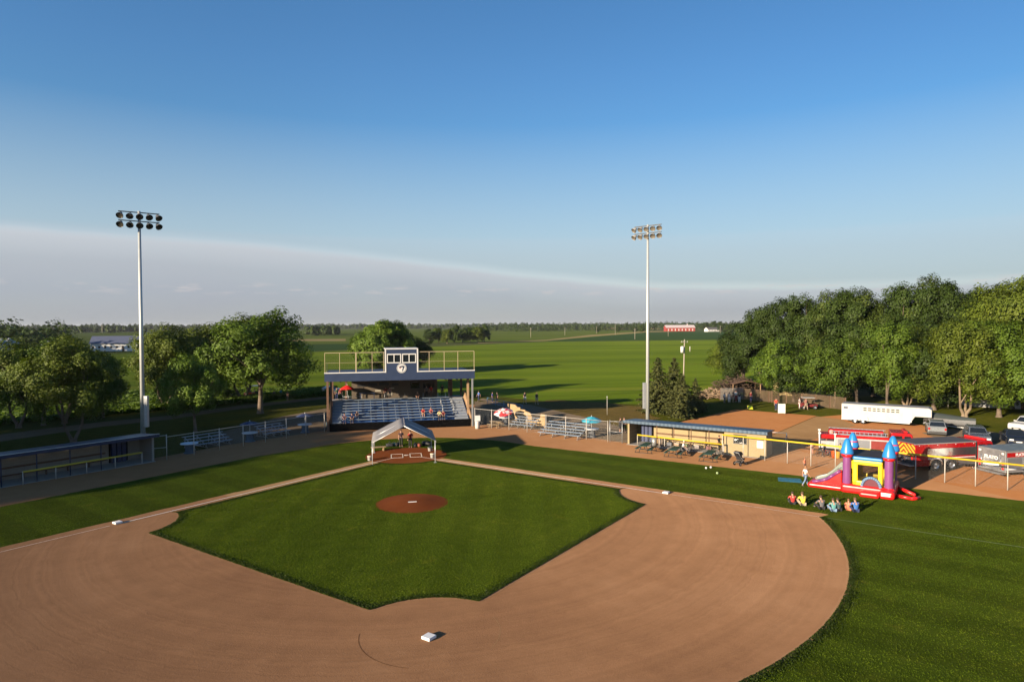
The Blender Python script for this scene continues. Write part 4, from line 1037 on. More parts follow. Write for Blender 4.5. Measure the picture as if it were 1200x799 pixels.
# lumber picnic seat, barrel with sign, ramps
def picnic(label, p, rz, top, frame, L=2.0, grp=None):
    g = thing('picnic_table', label, 'picnic table', p, rz, grp)
    m = MB(); m.box(-L/2, L/2, -.38, .38, .72, .77); m.build('tabletop', top, g, bevel=.015)
    for s_ in (-1, 1):
        m = MB(); y = s_*.72; m.box(-L/2, L/2, y-.14, y+.14, .43, .47); m.build('bench_seat', top, g, bevel=.01)
    for x in (-L/2+.3, L/2-.3):
        m = MB()
        m.tube([(x,-.86,.02),(x,-.72,.42),(x,0,.42),(x,.72,.42),(x,.86,.02)], .03, 6); m.tube([(x,-.3,.72),(x,-.45,.02)], .03, 6); m.tube([(x,.3,.72),(x,.45,.02)], .03, 6); m.cyl((x,-.9,.03),(x,.9,.03),.03,n=6)
        m.build('leg_frame', frame, g)
M_gtop = paint('green coated table', (.008,.060,.036), .45, var=.15)
for (px, py, lab) in [(757,529,'green picnic table at the open doorway end of the tan dugout'),(791,534,'green picnic table in the middle, beside the person in pale clothes'),(832,539,'green picnic table closest to the storage room window')]:
    picnic(lab, at(px, py), R(52), M_gtop, M_dark, 2.4, 'green picnic tables by the tan dugout')
picnic('small lumber picnic table beside the red and white parasol', at(581.5,500.5), R(-40), M_lumber, M_lumber, 1.7)
def barrel(label, p):
    g = thing('barrel', label, 'barrel', p)
    m = MB(); m.lathe([(.01,.9),(.29,.9),(.30,.86),(.28,.84),(.30,.60),(.28,.58),(.30,.3),(.28,.28),(.29,0),(.01,0)][::-1], (0,0,0), 18); m.build('drum', M_white, g)
    m = MB(); m.box(-.36,.36,-.03,.03,.95,1.65); s_ = m.build('sign_board', M_white, g)
    m = MB(); m.cyl((0,0,.88),(0,0,.96),.03,n=6); m.build('post', M_dark, g)
barrel('white barrel carrying a blank white board at the end of the grandstand', at(559.5,502))
def litter_bin(label, p, c):
    g = thing('litter_bin', label, 'bin', p, 0, 'dugout bins')
    m = MB(); m.lathe([(.01,0),(.24,0),(.28,.85),(.26,.84),(.23,.05),(.01,.04)], (0,0,0), 16); m.build('body', c, g)
    m = MB(); m.lathe([(.285,.82),(.30,.85),(.285,.88),(.26,.86)], (0,0,0), 16); m.build('rim', M_dark, g)
litter_bin('pale grey bin nearest the doorway inside the tan dugout', local((23.8,1.3,0), LR, 2.75, .7, .03), M_galv)
litter_bin('brownish grey bin, further from the doorway inside the tan dugout', local((23.8,1.3,0), LR, 3.5, .7, .03), paint('brown bin', (.28,.22,.17), .7))
litter_bin('dark bin outside the shaded grandstand corner', at(384.5,502), paint('slate bin', (.05,.08,.10), .6))
# low buckets and equipment along the bench of the tan dugout
for i, (x, c, lab) in enumerate([(4.2,(.10,.11,.14),'slate helmet crate on the dugout floor, first along the bench'),(5.0,(.30,.20,.13),'brown crate second along the dugout bench'),(5.9,(.12,.16,.08),'olive crate in the middle of the dugout bench'),(7.2,(.20,.17,.16),'grey crate past the middle of the dugout bench'),(8.4,(.16,.06,.06),'dull red crate near the storage room end of the bench')]):
    g = thing('kit_crate', lab, 'crate', local((23.8,1.3,0), LR, x, 1.45, .03), LR, 'crates along the dugout bench')
    mt = paint('crate colour %s' % 'abcde'[i], c, .7)
    m = MB(); m.box(-.25,.25,-.18,.18,0,.30); m.build('tub', mt, g, bevel=.02)
    m = MB(); m.box(-.28,.28,-.21,.21,.30,.34); m.build('lid', M_galv if i % 2 else mt, g)
# blue metal ramp rails behind the grandstand, with a concrete path
sheet('footpath', PX([(560,468.5),(596,477),(645,489),(653,487.5),(604,475.5),(566,466.5)]), .012, M_gravel)
M_railblue = paint('blue rail paint', (.06,.17,.32), .5)
def ramp_rail(label, a, b):
    a = Vector(a); b = Vector(b); d = b-a; L = d.length; g = thing('hand_railing', label, 'railing', a, math.atan2(d.y, d.x), 'railings along the path')
    n = 5
    for i in range(n): m = MB(); m.cyl((L*i/(n-1),0,0),(L*i/(n-1),0,1.1),.04,n=6); m.build('post', M_railblue, g)
    for z in (.35,.7,1.08): m = MB(); m.cyl((0,0,z),(L,0,z),.035,n=6); m.build('rail', M_railblue, g)
ramp_rail('blue pipe railing along the path behind the grandstand', at(571,473.5), at(612,483))
# mat and balls on the grass
m = MB(); m.prism([(-.9,-.7),(.95,-.75),(.9,.7),(-.85,.65)], .022, .036, 'z'); o = m.build('play_mat', paint('teal mat', (.03,.19,.28), .7, var=.5, scale=1.2)); o.location = at(925,562.5); o.rotation_euler = (0,0,R(-30))
tag(o, 'flat teal and pink play mat lying on the grass by the slide', 'mat')
for i, (px, py) in enumerate([(827.5,549.5),(833,548.7),(840.5,555.5)]):
    m = MB(); m.ball((0,0,.05), .10, 12, 8); o = m.build('ball', M_white if i < 2 else paint('pale green ball', (.35,.45,.22), .7)); o.location = at(px,py)+Vector((0,0,.06))
    tag(o, ['white ball on the grass, the one nearest the clay track edge of dugout tables','white ball on the grass, closest beside another white ball','pale green ball alone on the grass before the dugout'][i], 'ball', 'balls on the grass')

# ------------------------------------------------------------------ bounce castle
def castle():
    p = at(991.5,568.0,.55); q = at(1042.5,574.3,.55); o0 = Vector((p.x,p.y,.02)); rz = math.atan2(q.y-p.y, q.x-p.x); print('castle', p, q, (q-p).length, math.degrees(rz))
    g = thing('bounce_castle', 'inflatable bounce castle with purple towers, blue cone tops and red base', 'bounce castle', o0, rz)
    vinyl = lambda n, c: paint(n, c, .32, var=.06, scale=.7)
    RED = vinyl('red vinyl', (.60,.012,.012)); PUR = vinyl('purple vinyl', (.20,.06,.19)); BLU = vinyl('blue vinyl', (.02,.20,.50)); YEL = vinyl('yellow vinyl', (.82,.62,.02)); GRY = vinyl('grey vinyl', (.17,.20,.17)); SKY = vinyl('pale blue vinyl', (.12,.21,.33))
    W = (q-p).length-.05; D = 3.1
    def pill(m, x0, x1, y0, y1, z0, z1): m.box(x0, x1, y0, y1, z0, z1)
    m = MB(); pill(m, -.35, W+.45, -.42, D+.3, 0, .70); m.build('base', RED, g, bevel=.22, seg=4)
    m = MB(); pill(m, 1.0, 2.35, -1.15, -.2, 0, .42); m.build('entry_ramp', RED, g, bevel=.18, seg=4)
    m = MB(); pill(m, 2.3, W+.45, -.95, -.25, 0, .62); m.build('front_bolster', RED, g, bevel=.2, seg=4)
    m = MB(); m.box(2.45, 3.05, -.972, -.953, .24, .50); m.build('warning_label', M_white, g)
    for x, y in ((.05,.0),(W,.0),(.05,D),(W,D)):
        m = MB(); m.lathe([(.28,.45),(.305,.9),(.29,1.5),(.305,2.1),(.29,2.75)], (x,y,0), 20); t_ = m.build('tower', PUR, g)
        m = MB(); m.lathe([(.29,2.72),(.38,2.78),(.41,2.86),(.38,2.95),(.29,2.98)], (x,y,0), 20); m.build('collar', RED, t_)
        m = MB(); m.lathe([(.34,2.95),(.48,2.99),(.47,3.10),(.35,3.55),(.23,3.92),(.15,4.08),(.07,4.15),(.01,4.17)], (x,y,0), 20); c_ = m.build('cone_top', BLU, t_)
        if y > 1:
            m = MB(); m.lathe([(.375,3.42),(.41,3.46),(.35,3.52)], (x,y,0), 20); m.build('cone_band', RED, c_)
    def wall(axis, c, a0, a1, name, arch):
        fr = MB(); z0, z1 = .60, 2.78; q = .20
        put = (lambda a, b, zz0, zz1: fr.box(a, b, c-q, c+q, zz0, zz1)) if axis == 'x' else (lambda a, b, zz0, zz1: fr.box(c-q, c+q, a, b, zz0, zz1))
        put(a0, a0+.36, z0, z1-.3); put(a1-.30, a1, z0, z1-.3); put(a0, a1, z1-.55, z1-.2); put(a0, a1, z0-.05, z0+.42)
        w = fr.build('wall_frame', YEL, g, bevel=.09, seg=3)
        t2 = MB(); 
        if axis == 'x': t2.box(a0, a1, c-.22, c+.22, z1-.2, z1+.06)
        else: t2.box(c-.22, c+.22, a0, a1, z1-.2, z1+.06)
        t2.build('wall_cap', BLU, g, bevel=.1, seg=3)
        n = MB(); 
        if axis == 'x': n.quad((a0+.3,c,z0+.4),(a1-.3,c,z0+.4),(a1-.3,c,z1-.5),(a0+.3,c,z1-.5))
        else: n.quad((c,a0+.3,z0+.4),(c,a1-.3,z0+.4),(c,a1-.3,z1-.5),(c,a0+.3,z1-.5))
        n.build('net_window', M_net, w)
    t = NT('black safety net'); tr = t.n('ShaderNodeBsdfTransparent'); dd = t.n('ShaderNodeBsdfDiffuse'); dd.inputs[0].default_value = (.015,.012,.012,1); mx = t.n('ShaderNodeMixShader'); mx.inputs[0].default_value = .5
    t.l(tr.outputs[0], mx.inputs[1]); t.l(dd.outputs[0], mx.inputs[2]); t.l(mx.outputs[0], t.out.inputs['Surface']); M_net = t.m
    wall('x', .0, .45, W-.4, 'front', True); wall('x', D, .45, W-.4, 'rear', False); wall('y', .05, .45, D-.4, 'side', False); wall('y', W, .45, D-.4, 'side', False)
    m = MB(); m.box(.2, W-.2, .2, D-.2, .62, .82); m.build('floor_mattress', YEL, g, bevel=.08)
    m = MB()
    m.quad((.1,.1,2.86),(W-.1,.1,2.86),(W-.1,D-.1,2.9),(.1,D-.1,2.9)); m.build('roof_net', paint('black roof mesh', (.022,.02,.02), .8), g)
    # arch over the doorway; a maroon sheet paints the shade inside it
    m = MB(); P = [(1.72+.62*math.cos(a), -.24, .62+.72*math.sin(a)) for a in [PI*i/14 for i in range(15)]]
    m.tube(P, .11, 10)
    for p in P: m.ball(p, .11, 10, 6)
    m.build('door_arch', SKY, g)
    m = MB(); P2 = [(1.72+.55*math.cos(a), -.225, .55+.68*math.sin(a)) for a in [PI*i/14 for i in range(15)]]; m.add(P2, [tuple(range(15))]); m.build('doorway', paint('painted doorway shade', (.10,.012,.025), .6), g)
    # slide on the side facing the tent
    for y0, y1 in ((.1,.42),(1.45,1.77)):
        m = MB(); dz = -.42 if y0 < 1 else -.05; pr = [(-.3,.0),(-.3,2.0+dz),(-.55,2.05+dz),(-.8,1.75+dz),(-1.2,1.3+dz),(-1.6,.95+dz*.8),(-2.1,.75+dz*.5),(-2.45,.55),(-2.5,.1),(-2.4,0)]; m.prism(pr, y0, y1, 'y'); m.build('slide_wall', GRY if y0 > 1 else RED, g, bevel=.1, seg=3)
    m = MB(); pr = [(-.3,.3),(-.3,1.75),(-.75,1.50),(-1.2,1.05),(-1.6,.72),(-2.2,.46),(-2.35,.3)]; m.prism(pr, .42, 1.45, 'y'); m.build('slide_bed', GRY, g)
    m = MB(); m.box(-2.75,-.2,-.12,1.98,.0,.40); m.build('slide_base', RED, g, bevel=.18, seg=4)
    # purple stripe along the slide wall
    m = MB(); m.tube([(-.4,.08,1.56),(-.85,.08,1.22),(-1.3,.08,.84),(-1.8,.08,.60),(-2.4,.08,.46)], .12, 10); m.build('slide_rail', PUR, g)
    # tie-down tubes and air hose on the far side
    for a, b in (((W+.3,.3,.15),(W+1.5,-.15,.15)),((W+.3,2.2,.4),(W+1.55,1.2,.16)),((W+1.5,-.15,.15),(W+1.9,.5,.12))):
        m = MB(); m.tube([a, b], .13, 10); m.ball(b, .13, 10, 6); m.build('air_tube', RED, g)
castle()
# ------------------------------------------------------------------ wheels and cars
M_rim = paint('wheel rim', (.45,.46,.47), .3, .8)
def wheel(parent, x, y, r, w, name='wheel'):
    """wheel as a tyre with a rim; y is the outer face side"""
    s_ = 1 if y > 0 else -1
    m = MB(); m.lathe([(r*.55,-w/2),(r*.93,-w/2),(r,-w/2+.03),(r,w/2-.03),(r*.93,w/2),(r*.55,w/2)], (x,y,r), 24, axis='y'); t = m.build('tyre', M_rubber, parent)
    m = MB(); m.lathe([(.01,w*.30*s_),(r*.18,w*.34*s_),(r*.22,w*.22*s_),(r*.50,w*.28*s_),(r*.57,w*.44*s_)], (x,y,r), 20, axis='y'); m.build('rim', M_rim, t)
def car(label, loc, rz, body, kind, cat='car', L=4.7, W=1.86, H=1.68, lamp_on=False):
    g = thing('parked_car' if kind != 'pickup' else 'pickup_truck', label, cat, loc, rz, None)
    h = L/2; m = MB(); hw = W/2
    if kind == 'suv':
        low = [(-h,.36),(-h+.1,.24),(h-.15,.24),(h,.40),(h-.02,.78),(h-.25,.98),(h*.38,1.08),(-h+.05,1.08)]
        cab = [(-h+.05,1.06),(h*.40,1.06),(h*.10,H-.04),(-.1,H),(-h+.5,H-.02)]; 
    elif kind == 'sedan':
        low = [(-h,.36),(-h+.1,.22),(h-.15,.22),(h,.36),(h-.04,.68),(h-.3,.84),(h*.40,.96),(-h*.62,1.0),(-h+.05,.98)]
        cab = [(-h*.66,.97),(h*.42,.94),(h*.08,H-.05),(-.2,H),(-h*.36,H-.06)]
    else:
        low = [(-h,.45),(h-.1,.42),(h,.55),(h-.03,1.0),(h-.2,1.12),(h*.45,1.18),(h*.42,1.2),(-h,1.2)]
        cab = [(-.35,1.18),(h*.46,1.16),(h*.22,H-.05),(.1,H),(-.25,H-.02)]
    m.prism(low, -hw, hw, 'y'); m.build('body', body, g, bevel=.07, seg=3)
    v = []; 
    for y, k in ((-hw+.06, 1), (hw-.06, 1)): pass
    n = len(cab); zt = max(q[1] for q in cab); zb = min(q[1] for q in cab)
    inset = lambda z: hw-.05-.17*(z-zb)/(zt-zb)
    m = MB(); m.add([(x,-inset(z),z) for x,z in cab]+[(x,inset(z),z) for x,z in cab], [tuple(range(n-1,-1,-1)), tuple(range(n,2*n))]+[(i,(i+1)%n,n+(i+1)%n,n+i) for i in range(n)])
    c = m.build('cabin', body, g, bevel=.05, seg=2)
    # glazing set proud of the cabin skin
    def facet(i, j, e=.10, name='windscreen'):
        (x0,z0),(x1,z1) = cab[i], cab[j]; d = Vector((x1-x0,0,z1-z0)); nrm = Vector((d.z,0,-d.x)).normalized()
        cen = Vector((sum(q[0] for q in cab)/n,0,sum(q[1] for q in cab)/n))
        if nrm.dot(Vector((x0,0,z0))-cen) < 0: nrm = -nrm
        q0 = Vector((x0,0,z0))+d*e; q1 = Vector((x1,0,z1))-d*e; o = nrm*.012
        a = inset(q0.z)-.10; b = inset(q1.z)-.10
        m = MB(); m.quad((q0.x+o.x,-a,q0.z+o.z),(q0.x+o.x,a,q0.z+o.z),(q1.x+o.x,b,q1.z+o.z),(q1.x+o.x,-b,q1.z+o.z)); m.build(name, M_glass, c)
    facet(1, 2); facet(n-1, 0, .14, 'rear_window')
    xs0 = cab[0][0]; xf = cab[1][0]; zt2 = zt-.12; zb2 = zb+.10
    def xat(z, i, j): (x0,z0),(x1,z1) = cab[i], cab[j]; return x0+(x1-x0)*(z-z0)/(z1-z0)
    fr0, fr1 = xat(zb2,1,2)-.12, xat(zt2,1,2)-.12; rr0, rr1 = xat(zb2,n-1,0)+.12 if cab[n-1][1] != cab[0][1] else cab[0][0]+.2, xat(zt2,n-1,0)+.12
    mid0 = (fr0+rr0)/2; 
    for s_ in (-1, 1):
        for a0, a1, b0, b1 in ((rr0, rr1, mid0-.05, mid0-.05), (mid0+.05, mid0+.05, fr0, fr1)):
            if abs(b0-a0) < .25: continue
            m = MB(); p = [(a0,zb2),(b0,zb2),(b1,zt2),(a1,zt2)]
            m.quad(*[(x, s_*(inset(z)+.012), z) for x, z in p]); m.build('side_window', M_glass, c)
    r = .36 if kind != 'sedan' else .33
    for x in (-h*.62, h*.62):
        for s_ in (-1, 1):
            m = MB(); m.lathe([(.01,0),(r+.05,0)], (x,s_*(hw+.004),r), 20, axis='y'); m.build('wheel_arch', M_dark, g)
            wheel(g, x, s_*(hw-.08), r, .22)
    for s_ in (-1, 1):
        m = MB(); m.box(h-.09, h+.012, s_*(hw-.30)-.19, s_*(hw-.30)+.19, .62, .80) if kind != 'pickup' else m.box(h-.06, h+.012, s_*(hw-.24)-.15, s_*(hw-.24)+.15, .74, .98)
        m.build('headlight', paint('headlight glass', (.70,.70,.68), .15), g, bevel=.03)
        m = MB(); m.box(-h-.012, -h+.08, s_*(hw-.14)-.1, s_*(hw-.14)+.1, .72, .98); m.build('tail_light', paint('tail lamp red', (.35,.01,.01), .25), g, bevel=.02)
        m = MB(); x = cab[1][0]-.28; m.box(x-.08, x+.08, s_*(hw+.10)-.1, s_*(hw+.10)+.1, zb+.02, zb+.17); m.build('wing_mirror', body, g, bevel=.03)
    m = MB(); m.box(h-.05, h+.018, -hw*.52, hw*.52, .44, .66); m.build('grille', M_dark, g, bevel=.02)
    for bx in ((-h-.06, -h+.1, -hw+.05, hw-.05, .36, .56), (h-.1, h+.05, -hw+.05, hw-.05, .26, .42)): m = MB(); m.box(*bx); m.build('bumper', M_dark if kind != 'sedan' else body, g, bevel=.04)
    m = MB(); m.box(h+.02, h+.03, -.26, .26, .47, .58); m.build('number_plate', M_white, g)
    if kind == 'pickup':
        m = MB(); m.box(-h+.08, -.45, -hw+.12, hw-.12, 1.205, 1.215); m.build('bed_liner', M_dark, g)
    if kind == 'suv':
        m = MB()
        for s_ in (-1, 1): m.cyl((-h+.6, s_*(hw-.32), H+.05), (.0, s_*(hw-.32), H+.05), .025, n=6)
        m.build('roof_rack', M_dark, g)
    return g
C_silver = paint('silver car paint', (.18,.205,.235), .25, .55, var=.05); C_white = paint('white car paint', (.50,.49,.47), .25, var=.05); C_dark = paint('dark blue car paint', (.018,.024,.042), .18, .2, var=.05)
C_grey = paint('pale grey car paint', (.20,.215,.22), .3, .4, var=.05)
car('silver grey sport utility parked nose towards the field behind the red tanker', at(1145,521.5)+Vector((1.6,1.6,0)), R(-126), C_silver, 'suv')
car('dark blue car parked at the edge of the asphalt beyond the rescue truck', at(1189,523)+Vector((1.5,1.4,0)), R(-128), C_dark, 'sedan', L=4.7, H=1.52)
car('pale grey sport utility seen from behind next to the boat', at(1095,511)+Vector((1.7,1.6,0)), R(50), C_grey, 'suv')
car('white pickup cut by the picture edge on the far lawn', at(1206,505.5), R(-165), C_white, 'pickup', 'pickup truck', L=5.5, H=1.85)
car('small white car far away on the lawn beside people, outside the shaded grandstand corner', at(384,461.5), R(200), C_white, 'sedan', H=1.5)

# ------------------------------------------------------------------ fire engines
def treadplate():
    t = NT('tread plate'); v = t.obj(); b = t.n('ShaderNodeTexChecker'); b.inputs['Scale'].default_value = 22
    t.l(v, b.inputs['Vector']); n = t.noise(2.5, 3, v)
    t.bsdf(t.ramp(n, [(.35,(.36,.35,.33)),(.65,(.52,.51,.49))]), .35, .75, bump=b.outputs['Fac'], bstr=.5, bdist=.008); return t.m
M_tread = treadplate()
def roll_mat():
    t = NT('roll-up door metal'); v = t.obj(); s = t.n('ShaderNodeSeparateXYZ'); t.l(v, s.inputs[0])
    w = t.math('SINE', t.math('MULTIPLY', s.outputs[2], 2*PI/.09)); t.bsdf((.50,.50,.50), .28, .85, bump=w, bstr=.35, bdist=.01); return t.m
M_roll = roll_mat()
def chevron_mat():
    t = NT('red yellow chevron'); v = t.obj(); s = t.n('ShaderNodeSeparateXYZ'); t.l(v, s.inputs[0])
    u = t.math('ADD', t.math('ABSOLUTE', s.outputs[1]), s.outputs[2]); k = t.math('LESS_THAN', t.math('FRACT', t.math('MULTIPLY', u, 1/.42)), .5)
    t.bsdf(t.mix(k, (.56,.37,.03), (.26,.03,.015)), .4); return t.m
M_chev = chevron_mat()
M_amber = paint('warning lamp', (.60,.20,.03), .2); M_lred = paint('red beacon', (.60,.02,.02), .2); M_white_s = paint('white stripe', (.72,.72,.70), .4)
def letter(parent, body, size, loc, rot, mat, name='lettering'):
    o = link(name, text_mesh(body, size, .006, True), mat, parent); o.location = loc; o.rotation_euler = rot; return o
def cab_block(g, x0, x1, hw, H, paintm, nose=.0):
    """front cab from x0 to x1 (towards +x) with glass, lamps, bumper and light bar"""
    m = MB(); m.prism([(x0,.55),(x1,.55),(x1+.05,1.25),(x1-.05,1.45),(x1-.35,H-.1),(x1-.55,H),(x0,H)], -hw, hw, 'y'); c = m.build('cab', paintm, g, bevel=.06, seg=3)
    for s_ in (-1, 1):
        for a, b in ((x0+.15, (x0+x1)/2-.1), ((x0+x1)/2+.05, x1-.42)):
            m = MB(); m.quad(*[(x, s_*(hw+.012), z) for x, z in ((a,1.5),(b,1.5),(b-.04,H-.28),(a,H-.28))]); m.build('side_window', M_glass, c)
            m = MB(); m.box(a+.02, a+.16, s_*(hw+.02)-.02, s_*(hw+.02)+.02, 1.22, 1.27); m.build('door_handle', M_chrome, c)
        m = MB(); m.box(x1-.02, x1+.08, s_*(hw-.28)-.14, s_*(hw-.28)+.14, .82, 1.06); m.build('headlight', paint('headlight glass', (.7,.7,.68), .15), c)
    m = MB(); m.quad((x1-.035,-hw+.15,1.52),(x1-.035,hw-.15,1.52),(x1-.32,hw-.2,H-.16),(x1-.32,-hw+.2,H-.16)); m.build('windscreen', M_glass, c)
    m = MB(); m.box(x1, x1+.28, -hw, hw, .42, .66); m.build('bumper', M_chrome, g, bevel=.04)
    m = MB(); m.box(x1-1.0, x1-.7, -hw+.2, hw-.2, H+.01, H+.18); m.build('light_bar', M_lred, c, bevel=.04)
    return c
def tanker():
    p = at(1071,553.5); g = thing('fire_tanker', 'red fire tanker with polished side panels and yellow chevron rear beside the bounce castle', 'fire truck', (p.x+.1, p.y+1.25, 0), R(1.5))
    hw = 1.25; L = 6.4
    m = MB(); m.box(0, L, -hw+.1, hw-.1, .62, .95); m.build('chassis', M_dark, g)
    m = MB(); m.box(0, L, -hw, hw, .95, 2.42); b = m.build('body', M_red, g, bevel=.04)
    m = MB(); m.box(.02, L-.02, -hw+.03, hw-.03, 2.42, 2.50); m.build('roof_deck', paint('dark deck', (.075,.07,.07), .8, var=.2), g)
    m = MB(); m.box(-.1, L, -hw-.012, -hw+.05, 2.40, 2.47); m.box(-.1, L, hw-.05, hw+.012, 2.40, 2.47); m.build('roof_rail', M_galv, g)
    for s_ in (-1, 1):
        m = MB(); y = s_*(hw+.018); m.box(1.25, L-.15, min(y, y-s_*.03), max(y, y-s_*.03), 1.30, 2.0); m.build('polished_panel', M_chrome, b)
        m = MB(); m.box(1.3, L-.1, min(y, y-s_*.03), max(y, y-s_*.03), 1.10, 1.17); m.build('side_stripe', M_white_s, b)
        m = MB(); y2 = s_*(hw+.03); m.box(L-.12, L+.04, min(y2, y2-s_*.05), max(y2, y2-s_*.05), .95, 2.42); m.build('corner_trim', M_chrome, b)
        # fenders round the two axles and lower lockers
        m = MB(); y3 = s_*(hw+.03)
        for cx in (2.15, 3.75): 
            P = [(cx+.66*math.cos(a), .54+.62*math.sin(a)) for a in [PI*i/12 for i in range(13)]]
            for q0, q1 in zip(P[:-1], P[1:]): m.beam((q0[0],y3-s_*.05,q0[1]),(q1[0],y3-s_*.05,q1[1]),.16,.06,up=(0,1,0))
        m.build('fender', M_chrome, b)
        m = MB(); m.box(.1, 1.45, min(s_*(hw-.05), s_*(hw+.004)), max(s_*(hw-.05), s_*(hw+.004)), .50, .95); m.build('rear_locker', M_red, b)
        m = MB(); m.box(4.55, L-.02, min(s_*(hw-.05), s_*(hw+.004)), max(s_*(hw-.05), s_*(hw+.004)), .50, 1.05); lk = m.build('front_locker', M_roll, b)
        m = MB(); m.box(4.5, L, min(s_*(hw+.002), s_*(hw+.07)), max(s_*(hw+.002), s_*(hw+.07)), .44, .50); m.build('running_board', M_chrome, b)
        for i in range(7):
            m = MB(); yy = s_*(hw+.02); m.box(.35+i*.95, .43+i*.95, min(yy,yy-s_*.02), max(yy,yy-s_*.02), 2.28, 2.34); m.build('marker_lamp', M_amber if i % 2 else M_white, b)
        for cx in (2.15, 3.75): wheel(g, cx, s_*(hw-.12), .52, .34)
    for cx in (2.15, 3.75):
        m = MB(); m.cyl((cx,-hw+.2,.52),(cx,hw-.2,.52),.07,n=8); m.build('axle', M_dark, g)
    m = MB(); m.box(-.03, -.002, -hw+.04, hw-.04, 1.35, 2.36); m.build('chevron_board', M_chev, b)
    m = MB(); m.box(-.05, 0, -hw+.1, hw-.1, .8, 1.3); m.build('rear_valves', M_dark, b)
    m = MB(); m.cyl((-.22,-.3,1.05),(.0,-.3,1.05),.14,n=12); m.cyl((-.2,.35,1.1),(.0,.35,1.1),.10,n=12); m.cyl((-.24,.0,.9),(.0,.0,.9),.08,n=12); m.build('hose_coupling', M_chrome, b)
    m = MB(); m.box(-.45, 0, -hw+.1, hw-.1, .52, .60); m.build('rear_step', M_tread, g)
    for y in (-.95, .95):
        m = MB(); m.box(-.06,-.03,y-.1,y+.1,1.05,1.3); m.build('tail_light', M_lred, b)
    cab_block(g, L+.15, L+2.1, hw-.02, 2.45, M_red); 
    for s_ in (-1, 1): wheel(g, L+1.3, s_*(hw-.14), .52, .32)
tanker()
def rescue():
    p = at(1177,561.5); g = thing('rescue_truck', 'silver tread plate rescue truck with lettered rear doors, cut by the picture edge', 'fire truck', (p.x+.05, p.y+1.25, 0), R(2))
    hw = 1.25; L = 5.2; H = 2.3
    m = MB(); m.box(0, L, -hw, hw, .52, H); b = m.build('body', M_galv, g, bevel=.03)
    m = MB(); m.box(-.02, L, -hw-.02, hw+.02, H+.002, H+.07); m.build('roof', M_tread, g)
    m = MB(); m.box(-.022, -.002, -hw+.02, hw-.02, .56, H-.02); rear = m.build('rear_panel', M_tread, b)
    m = MB(); m.box(-.045, -.024, -.72, .72, .62, 1.98); dr = m.build('rear_door', M_roll, rear)
    for y in (-.86, .86):
        m = MB(); m.cyl((-.09,y,.7),(-.09,y,1.75),.03,n=8); m.build('grab_rail', M_chrome, rear)
        m = MB(); m.box(-.05,-.024,y*1.2-.1,y*1.2+.1,2.0,2.16); m.build('tail_light', M_white, rear)
        for k in range(3): m = MB(); m.box(-.05,-.024,y*1.22-.09,y*1.22+.09,.75+k*.2,.9+k*.2); m.build('signal_lamp', M_lred if k != 1 else M_amber, rear)
    letter(rear, 'PLATO', .40, (-.05, 0, 1.62), (R(90), 0, R(-90)), M_white_s)
    letter(rear, 'RESCUE', .24, (-.05, 0, 1.28), (R(90), 0, R(-90)), M_white_s) if False else None
    m = MB(); m.box(-.05,-.046,-.7,.7,.92,1.16); m.build('reflective_strip', M_white_s, rear)
    m = MB(); m.box(-.55, -.01, -hw, hw, .40, .48); m.build('rear_step', M_tread, g)
    for s_ in (-1, 1):
        y = s_*(hw+.006); m = MB(); m.box(.15, L-.02, min(y,y-s_*.02), max(y,y-s_*.02), 1.80, 2.18); m.build('red_band', M_red, b)
        for i in range(3):
            m = MB(); m.box(.2+i*1.65, 1.7+i*1.65, min(y,y-s_*.02), max(y,y-s_*.02), 1.0 if i == 1 else .62, 1.72); m.build('locker_door', M_roll, b)
        m = MB(); m.box(.12, 1.1, min(y+s_*.012,y), max(y+s_*.012,y), .74, .90); m.build('reflective_strip', M_white_s, b)
        letter(b, 'PLATO', .34, (1.55, s_*(hw+.012), 1.98), (R(90), 0, 0 if s_ < 0 else PI), M_white_s)
        wheel(g, 2.55, s_*(hw-.12), .50, .32)
        m = MB(); m.lathe([(.01,0),(.58,0)], (2.55, s_*(hw+.004), .52), 20, axis='y'); m.build('wheel_arch', M_dark, b)
    cab_block(g, L+.12, L+2.0, hw-.02, 2.3, M_red)
    for s_ in (-1, 1): wheel(g, L+1.25, s_*(hw-.14), .48, .3)
rescue()
